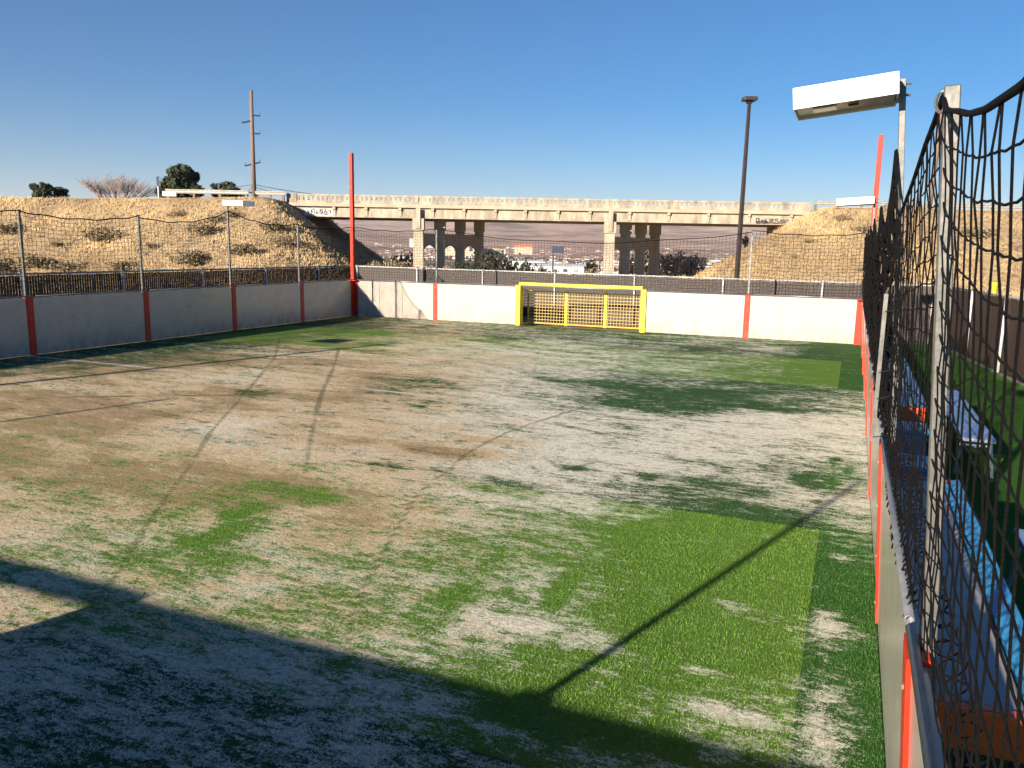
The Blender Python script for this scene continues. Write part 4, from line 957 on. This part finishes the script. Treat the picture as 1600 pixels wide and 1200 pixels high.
# floodlights
def floodlight(px_, py_, pz, sx, droop, lab):
    r = empty('floodlight', (px_, py_, pz), lab, 'floodlight', 'white box floodlights on the net poles')
    Lh, Dh, Hh = .345, .245, .067; c = Vector((sx*(Lh+.035), 0, 0))
    ax = Vector((1, 0, -droop*sx)).normalized(); az = Vector((droop*sx, 0, 1)).normalized()
    def P(x, y, z): return c*1.0 + ax*x + Vector((0, 1, 0))*y + az*z + Vector((0, 0, -abs(droop)*.36))
    m = MB(); t = .008
    def bx(x0, y0, z0, x1, y1, z1, mm=m): mm.add([P(*q) for q in ((x0,y0,z0),(x1,y0,z0),(x1,y1,z0),(x0,y1,z0),(x0,y0,z1),(x1,y0,z1),(x1,y1,z1),(x0,y1,z1))], [(0,3,2,1),(4,5,6,7),(0,1,5,4),(1,2,6,5),(2,3,7,6),(3,0,4,7)])
    bx(-Lh, -Dh, Hh-t, Lh, Dh, Hh); bx(-Lh, -Dh, -Hh, Lh, -Dh+t, Hh-t-.001); bx(-Lh, Dh-t, -Hh, Lh, Dh, Hh-t-.001)
    bx(-Lh, -Dh+t+.001, -Hh, -Lh+t, Dh-t-.001, Hh-t-.001); bx(Lh-t, -Dh+t+.001, -Hh, Lh, Dh-t-.001, Hh-t-.001)
    m.build('housing', M_LAMPW, r)
    m = MB(); bx(-Lh+.012, -Dh+.012, -Hh+.018, Lh-.012, Dh-.012, -Hh+.024, m); m.build('reflector', M_LAMPU, r)
    m = MB(); bx(-.22, -.09, -Hh+.006, -.06, .06, -Hh+.016, m); m.build('lamp_glass', M_LAMPG, r)
    m = MB(); bx(.02, -.03, -Hh+.006, .09, .0, -Hh+.015, m); m.build('sensor', M_BLK, r)
    m = MB(); m.obox((sx*.03, 0, -.02), (.02, 0, 0), (0, .05, 0), (0, 0, .06)); m.build('mount', M_GALV, r)
    m = MB()
    for z_ in (.03, -.04): m.tube([(-sx*.055, 0, z_), (sx*.02, 0, z_)], .008, 6)
    m.build('bolts', M_GALV, r)
floodlight(.185, PR[5], 3.46, -1, .10, 'white box floodlight on the near right net pole')
COL.objects['floodlight'].scale = (.86, .95, .95)
floodlight(XR-.03, PR[1], 3.50, -1, .06, 'distant white box floodlight in front of the back right red mast')
floodlight(XL-.07, PY[1], 3.52, 1, 0.02, 'white box floodlight on a pole above the left wall')
floodlight(XL-.07, PY[5], 3.52, 1, 0.02, 'white box floodlight on the left wall near the viewer, out of view')

# ------------------------------------------------------------------ safety nets
def net_bay(parent, P0, P1, z0, z1, sag, zbot, cell=.1, rad=.004, sides=3, jit=.010, plane=None, seed=0, bulge=.05, rope_r=.011, ms=1, gather=False, topf=None, cordmat=None):
    """one bay of knotted net between two stations; z0,z1 rope heights at each end"""
    P0 = Vector((*P0, 0)); P1 = Vector((*P1, 0)); L = (P1-P0).length; d = (P1-P0).normalized(); nrm = Vector((-d.y, d.x, 0))
    r = np.random.default_rng(seed+100); nc = max(2, int(L/cell)); o = Vector(parent.location)
    ph = r.uniform(0, 6.28, 4)
    def rope_z(t):
        if topf: return topf(t)
        return z0*(1-t)+z1*t - sag*4*t*(1-t) + .012*math.sin(t*23+ph[0])
    nr = int((max(z0, z1)-zbot)/cell)+1
    def node(i, j, extra=(0, 0)):
        t = (i+extra[0])/nc; zt = rope_z(t); f = (j+extra[1])/nr
        z = zt + (zbot-zt)*(f**1.0)
        s = bulge*math.sin(math.pi*f)*(math.sin(t*5+ph[1])*.6+.4) + .4*bulge*math.sin(t*17+f*5+ph[2])*f
        q = P0 + d*(t*L) + nrm*s
        if plane: q.x += plane(z)
        q.z = z
        return q-o
    J = r.normal(0, jit, (nc+1, nr+1, 3)); J[:, 0] *= .3; J[:, -1] *= 1.0
    nodes = [[node(i, j)+Vector(J[i, j]) for j in range(nr+1)] for i in range(nc+1)]
    m = MB()
    for i in range(nc+1):
        pts = list(nodes[i])
        if gather:
            k = i//2*2; tgt = (nodes[min(k, nc)][0]+nodes[min(k+1, nc)][0])/2; pts[0] = pts[0]*.15+tgt*.85
        m.tube(pts, rad, sides, cap=False)
    for j in range(1, nr+1):
        pts = []
        for i in range(nc+1):
            pts.append(nodes[i][j])
            if ms > 1 and i < nc:
                q = (nodes[i][j]+nodes[i+1][j])/2; q.z -= .002+.003*r.random(); pts.append(q)
        m.tube(pts, rad, sides, cap=False)
    net = m.build('net_panel', cordmat or M_CORD, parent, sides > 3)
    m = MB(); pts = [node(i/2, 0) for i in range(2*nc+1)]
    m.tube(pts, rope_r, max(5, sides)); m.build('top_rope', M_ROPE, parent, True)
    return nodes
ZB = H+.06
# left side
netL = empty('safety_net', (XL-.05, 11, 0), 'black rope net strung between poles above the left wall', 'net')
st = [YB]+PY
for k, (a, c) in enumerate(zip(st[:-1], st[1:])):
    za, zc_ = (3.05, 3.02)
    if k == 1: zc_ = 3.3
    if k == 2: za = 3.3
    net_bay(netL, (XL-.05, a), (XL-.05, c), za, zc_, (.10, .16, .20, .13, .13, .1, .1, .1)[k], ZB, rad=.0038, jit=.010, seed=k, bulge=.03, rope_r=.014)
# far end
netB = empty('safety_net', (-8, YB+.05, 0), 'black rope net strung across the far end above the sunlit wall', 'net')
stx = [XL, B1, B2, XR]
for k, (a, c) in enumerate(zip(stx[:-1], stx[1:])):
    if k == 1:
        topf = lambda t: 3.02 - .62*(4*t*(1-t))**.8 if True else 0
        net_bay(netB, (a, YB+.05), (c, YB+.05), 3.0, 3.0, .62, ZB, rad=.0046, jit=.012, seed=20+k, bulge=.05, rope_r=.012, topf=lambda t: 3.0-.36*4*t*(1-t)+.02*math.sin(t*19), cordmat=M_WIRE)
    else:
        net_bay(netB, (a, YB+.05), (c, YB+.05), 3.05, 3.0, .1, ZB, rad=.0052, jit=.012, seed=20+k, bulge=.05, rope_r=.012, cordmat=M_WIRE)
# right side
netR = empty('safety_net', (0, 11, 0), 'heavy black rope net hanging along the right wall, closest to the viewer', 'net')
st = [YB]+PR
for k, (a, c) in enumerate(zip(st[:-1], st[1:])):
    if k < 6:
        z0_, z1_ = 2.9, (3.08 if c < 6 else 2.9)
        net_bay(netR, (0, a), (0, c), z0_, z1_, .30, ZB-.0, rad=.0065, jit=.016, seed=40+k, bulge=.05, plane=lean_x, rope_r=.013, sides=4 if k > 2 else 3)
# near bay between the floodlight pole and the first pole
yA, yB_ = PR[5], PR[6]
tR = [0, .03, .10, .20, .30, .44, .58, .72, .80, .92, 1.0]; zR = [3.08, 2.86, 2.72, 2.67, 2.68, 2.72, 2.76, 2.81, 2.84, 2.87, 2.90]
net_bay(netR, (0, yA-.03), (0, yB_), 3.1, 2.9, .2, ZB+.0, rad=.0026, sides=5, jit=.0032, seed=51, bulge=.02, plane=lean_x, rope_r=.0085, ms=2, gather=True, topf=lambda t: float(np.interp(t, tR, zR)))
tN = [0, .02, .06, .12, .2, .28, .4, .6, .8, 1.0]; zN = [2.90, 2.855, 2.83, 2.80, 2.755, 2.725, 2.70, 2.72, 2.8, 2.95]
yC = YN
net_bay(netR, (0, yB_), (0, yC), 2.9, 2.95, .1, ZB+.0, rad=.0025, sides=6, jit=.0026, seed=52, bulge=.012, plane=lean_x, rope_r=.0078, ms=2, gather=True, topf=lambda t: float(np.interp(t, tN, zN)))
# loose loops and lacing along the bottom pipe
o = Vector(netR.location); rr = random.Random(77); m = MB()
y = YN+.4
while y < PY[3]:
    zc0 = H+.052; n = 10; ph = rr.uniform(0, 6.28); R0 = .034+rr.uniform(0, .012)
    pts = []
    for j in range(n+1):
        a = -.6+ (2*math.pi*.86)*j/n
        pts.append(Vector((XR+.045+R0*math.cos(a+math.pi*.5), y+.10*j/n+rr.uniform(-.004, .004), zc0+R0*math.sin(a+math.pi*.5)))-o)
    m.tube(pts, .0034, 4, cap=False); y += rr.uniform(.09, .13)
m.build('lacing', M_CORD, netR)
m = MB(); y = 2.9
while y < 12:
    w_ = rr.uniform(.07, .1); dep = rr.uniform(.05, .12) if 3.3 < y < 5.6 else rr.uniform(.02, .06); x0 = XR-.045-rr.uniform(0, .02)
    for lvl in range(2):
        pts = [Vector((x0+.025*(1-math.sin(math.pi*j/8))+lvl*.008, y+w_*j/8+lvl*.04, 1.30-lvl*.05-dep*math.sin(math.pi*j/8)))-o for j in range(9)]
        m.tube(pts, .0036, 4, cap=False)
    y += w_*.93
m.build('hanging_loops', M_CORD, netR)

# ------------------------------------------------------------------ benches outside the right wall
def team_bench(x0, x1, y0, y1, z, lab, legs=4):
    r = empty('team_bench', ((x0+x1)/2, y0, 0), lab, 'bench', 'blue and orange team benches beyond the right wall'); o = Vector(r.location); cx = (x0+x1)/2
    m = MB(); m.obox((-.045, (y1-y0)/2, z-.02), ((x1-x0)/2-.05, 0, 0), (0, (y1-y0)/2-.03, 0), (0, 0, .02)); bevel(m.build('seat', M_BENCH, r), .012)
    m = MB(); m.obox(((x1-x0)/2-.035, (y1-y0)/2, z+.0), (.05, 0, .018), (0, (y1-y0)/2-.03, 0), (-.004, 0, .018)); bevel(m.build('back_edge', M_BLUE, r), .008)
    for yy in (.0, y1-y0):
        m = MB(); m.obox((0, yy, z-.075), ((x1-x0)/2, 0, 0), (0, .026, 0), (0, 0, .085)); bevel(m.build('end_cap', M_ORG, r), .012)
    m = MB(); m.obox((-.045, (y1-y0)/2, z-.12), ((x1-x0)/2-.07, 0, 0), (0, (y1-y0)/2-.05, 0), (0, 0, .06)); m.build('frame', M_DARK, r)
    for k in range(legs):
        for sx in (-1, 1):
            m = MB(); m.obox((sx*((x1-x0)/2-.08), .15+(y1-y0-.3)*k/(legs-1), (z-.18)/2-.01), (.02, 0, 0), (0, .03, 0), (0, 0, (z-.18)/2)); m.build('leg', M_DARK, r)
    return r
team_bench(.37, .77, 3.0, 6.15, .90, 'long blue edged bench with orange ends beside the right wall, nearest the viewer')
team_bench(.39, .79, 9.05, 13.3, .90, 'farther blue edged bench with an orange end beyond the right wall')
# blue storage bins between the benches
for (x, y, lab) in ((.60, 8.4, 'blue plastic bin against the end of the farther team bench'), (.60, 6.95, 'blue plastic bin beyond the end of the near team bench')):
    r = empty('storage_bin', (x, y, 0), lab, 'bin')
    m = MB(); m.obox((0, 0, .40), (.15, 0, 0), (0, .20, 0), (0, 0, .40)); bevel(m.build('box', M_BLUE, r), .02)
    m = MB(); m.obox((0, 0, .82), (.17, 0, 0), (0, .22, 0), (0, 0, .018)); bevel(m.build('lid', M_BLUE, r), .01)
def alu_bench(x0, x1, y0, y1, z, lab):
    r = empty('aluminium_bench', ((x0+x1)/2, y0, 0), lab, 'bench'); hw = (x1-x0)/2; L = y1-y0
    for k in range(2):
        m = MB(); m.obox((-hw/2+hw*k, L/2, z-.02), (hw/2-.004, 0, 0), (0, L/2, 0), (0, 0, .02)); bevel(m.build('seat_plank', M_ALU, r), .006)
    for yy in (.12, L-.12):
        for sx in (-1, 1):
            m = MB(); m.tube([(sx*(hw-.04), yy, z-.04), (sx*(hw+.01), yy, 0)], .018, 6); m.build('leg', M_ALU, r)
        m = MB(); m.tube([(-hw+.04, yy, z-.1), (hw-.04, yy, z-.1)], .014, 6); m.build('cross_brace', M_ALU, r)
    m = MB(); m.tube([(0, .15, z-.12), (0, L-.15, .12)], .012, 5); m.build('diagonal_brace', M_ALU, r)
alu_bench(1.24, 1.60, 10.0, 13.55, .45, 'silver aluminium bench on the green turf right of the wall, in the middle distance')
alu_bench(1.25, 1.62, 3.4, 6.75, .45, 'silver aluminium bench cut off by the right edge of the photo')

# ------------------------------------------------------------------ haze
b = MB(); b.add([W(u, v, z) for z in (-60, float(zh.max())+25) for u, v in ((-9500, -200), (11500, -200), (11500, 17500), (-9500, 17500))], [(0,3,2,1),(4,5,6,7),(0,1,5,4),(1,2,6,5),(2,3,7,6),(3,0,4,7)])
hm = bpy.data.materials.new('haze'); hm.use_nodes = True; t = hm.node_tree; t.nodes.clear()
vol = t.nodes.new('ShaderNodeVolumePrincipled'); vol.inputs['Density'].default_value = 5.0e-5; vol.inputs['Color'].default_value = (.84, .86, .95, 1)
om = t.nodes.new('ShaderNodeOutputMaterial'); t.links.new(vol.outputs[0], om.inputs['Volume'])
tag(b.build('haze', hm), kind='stuff')
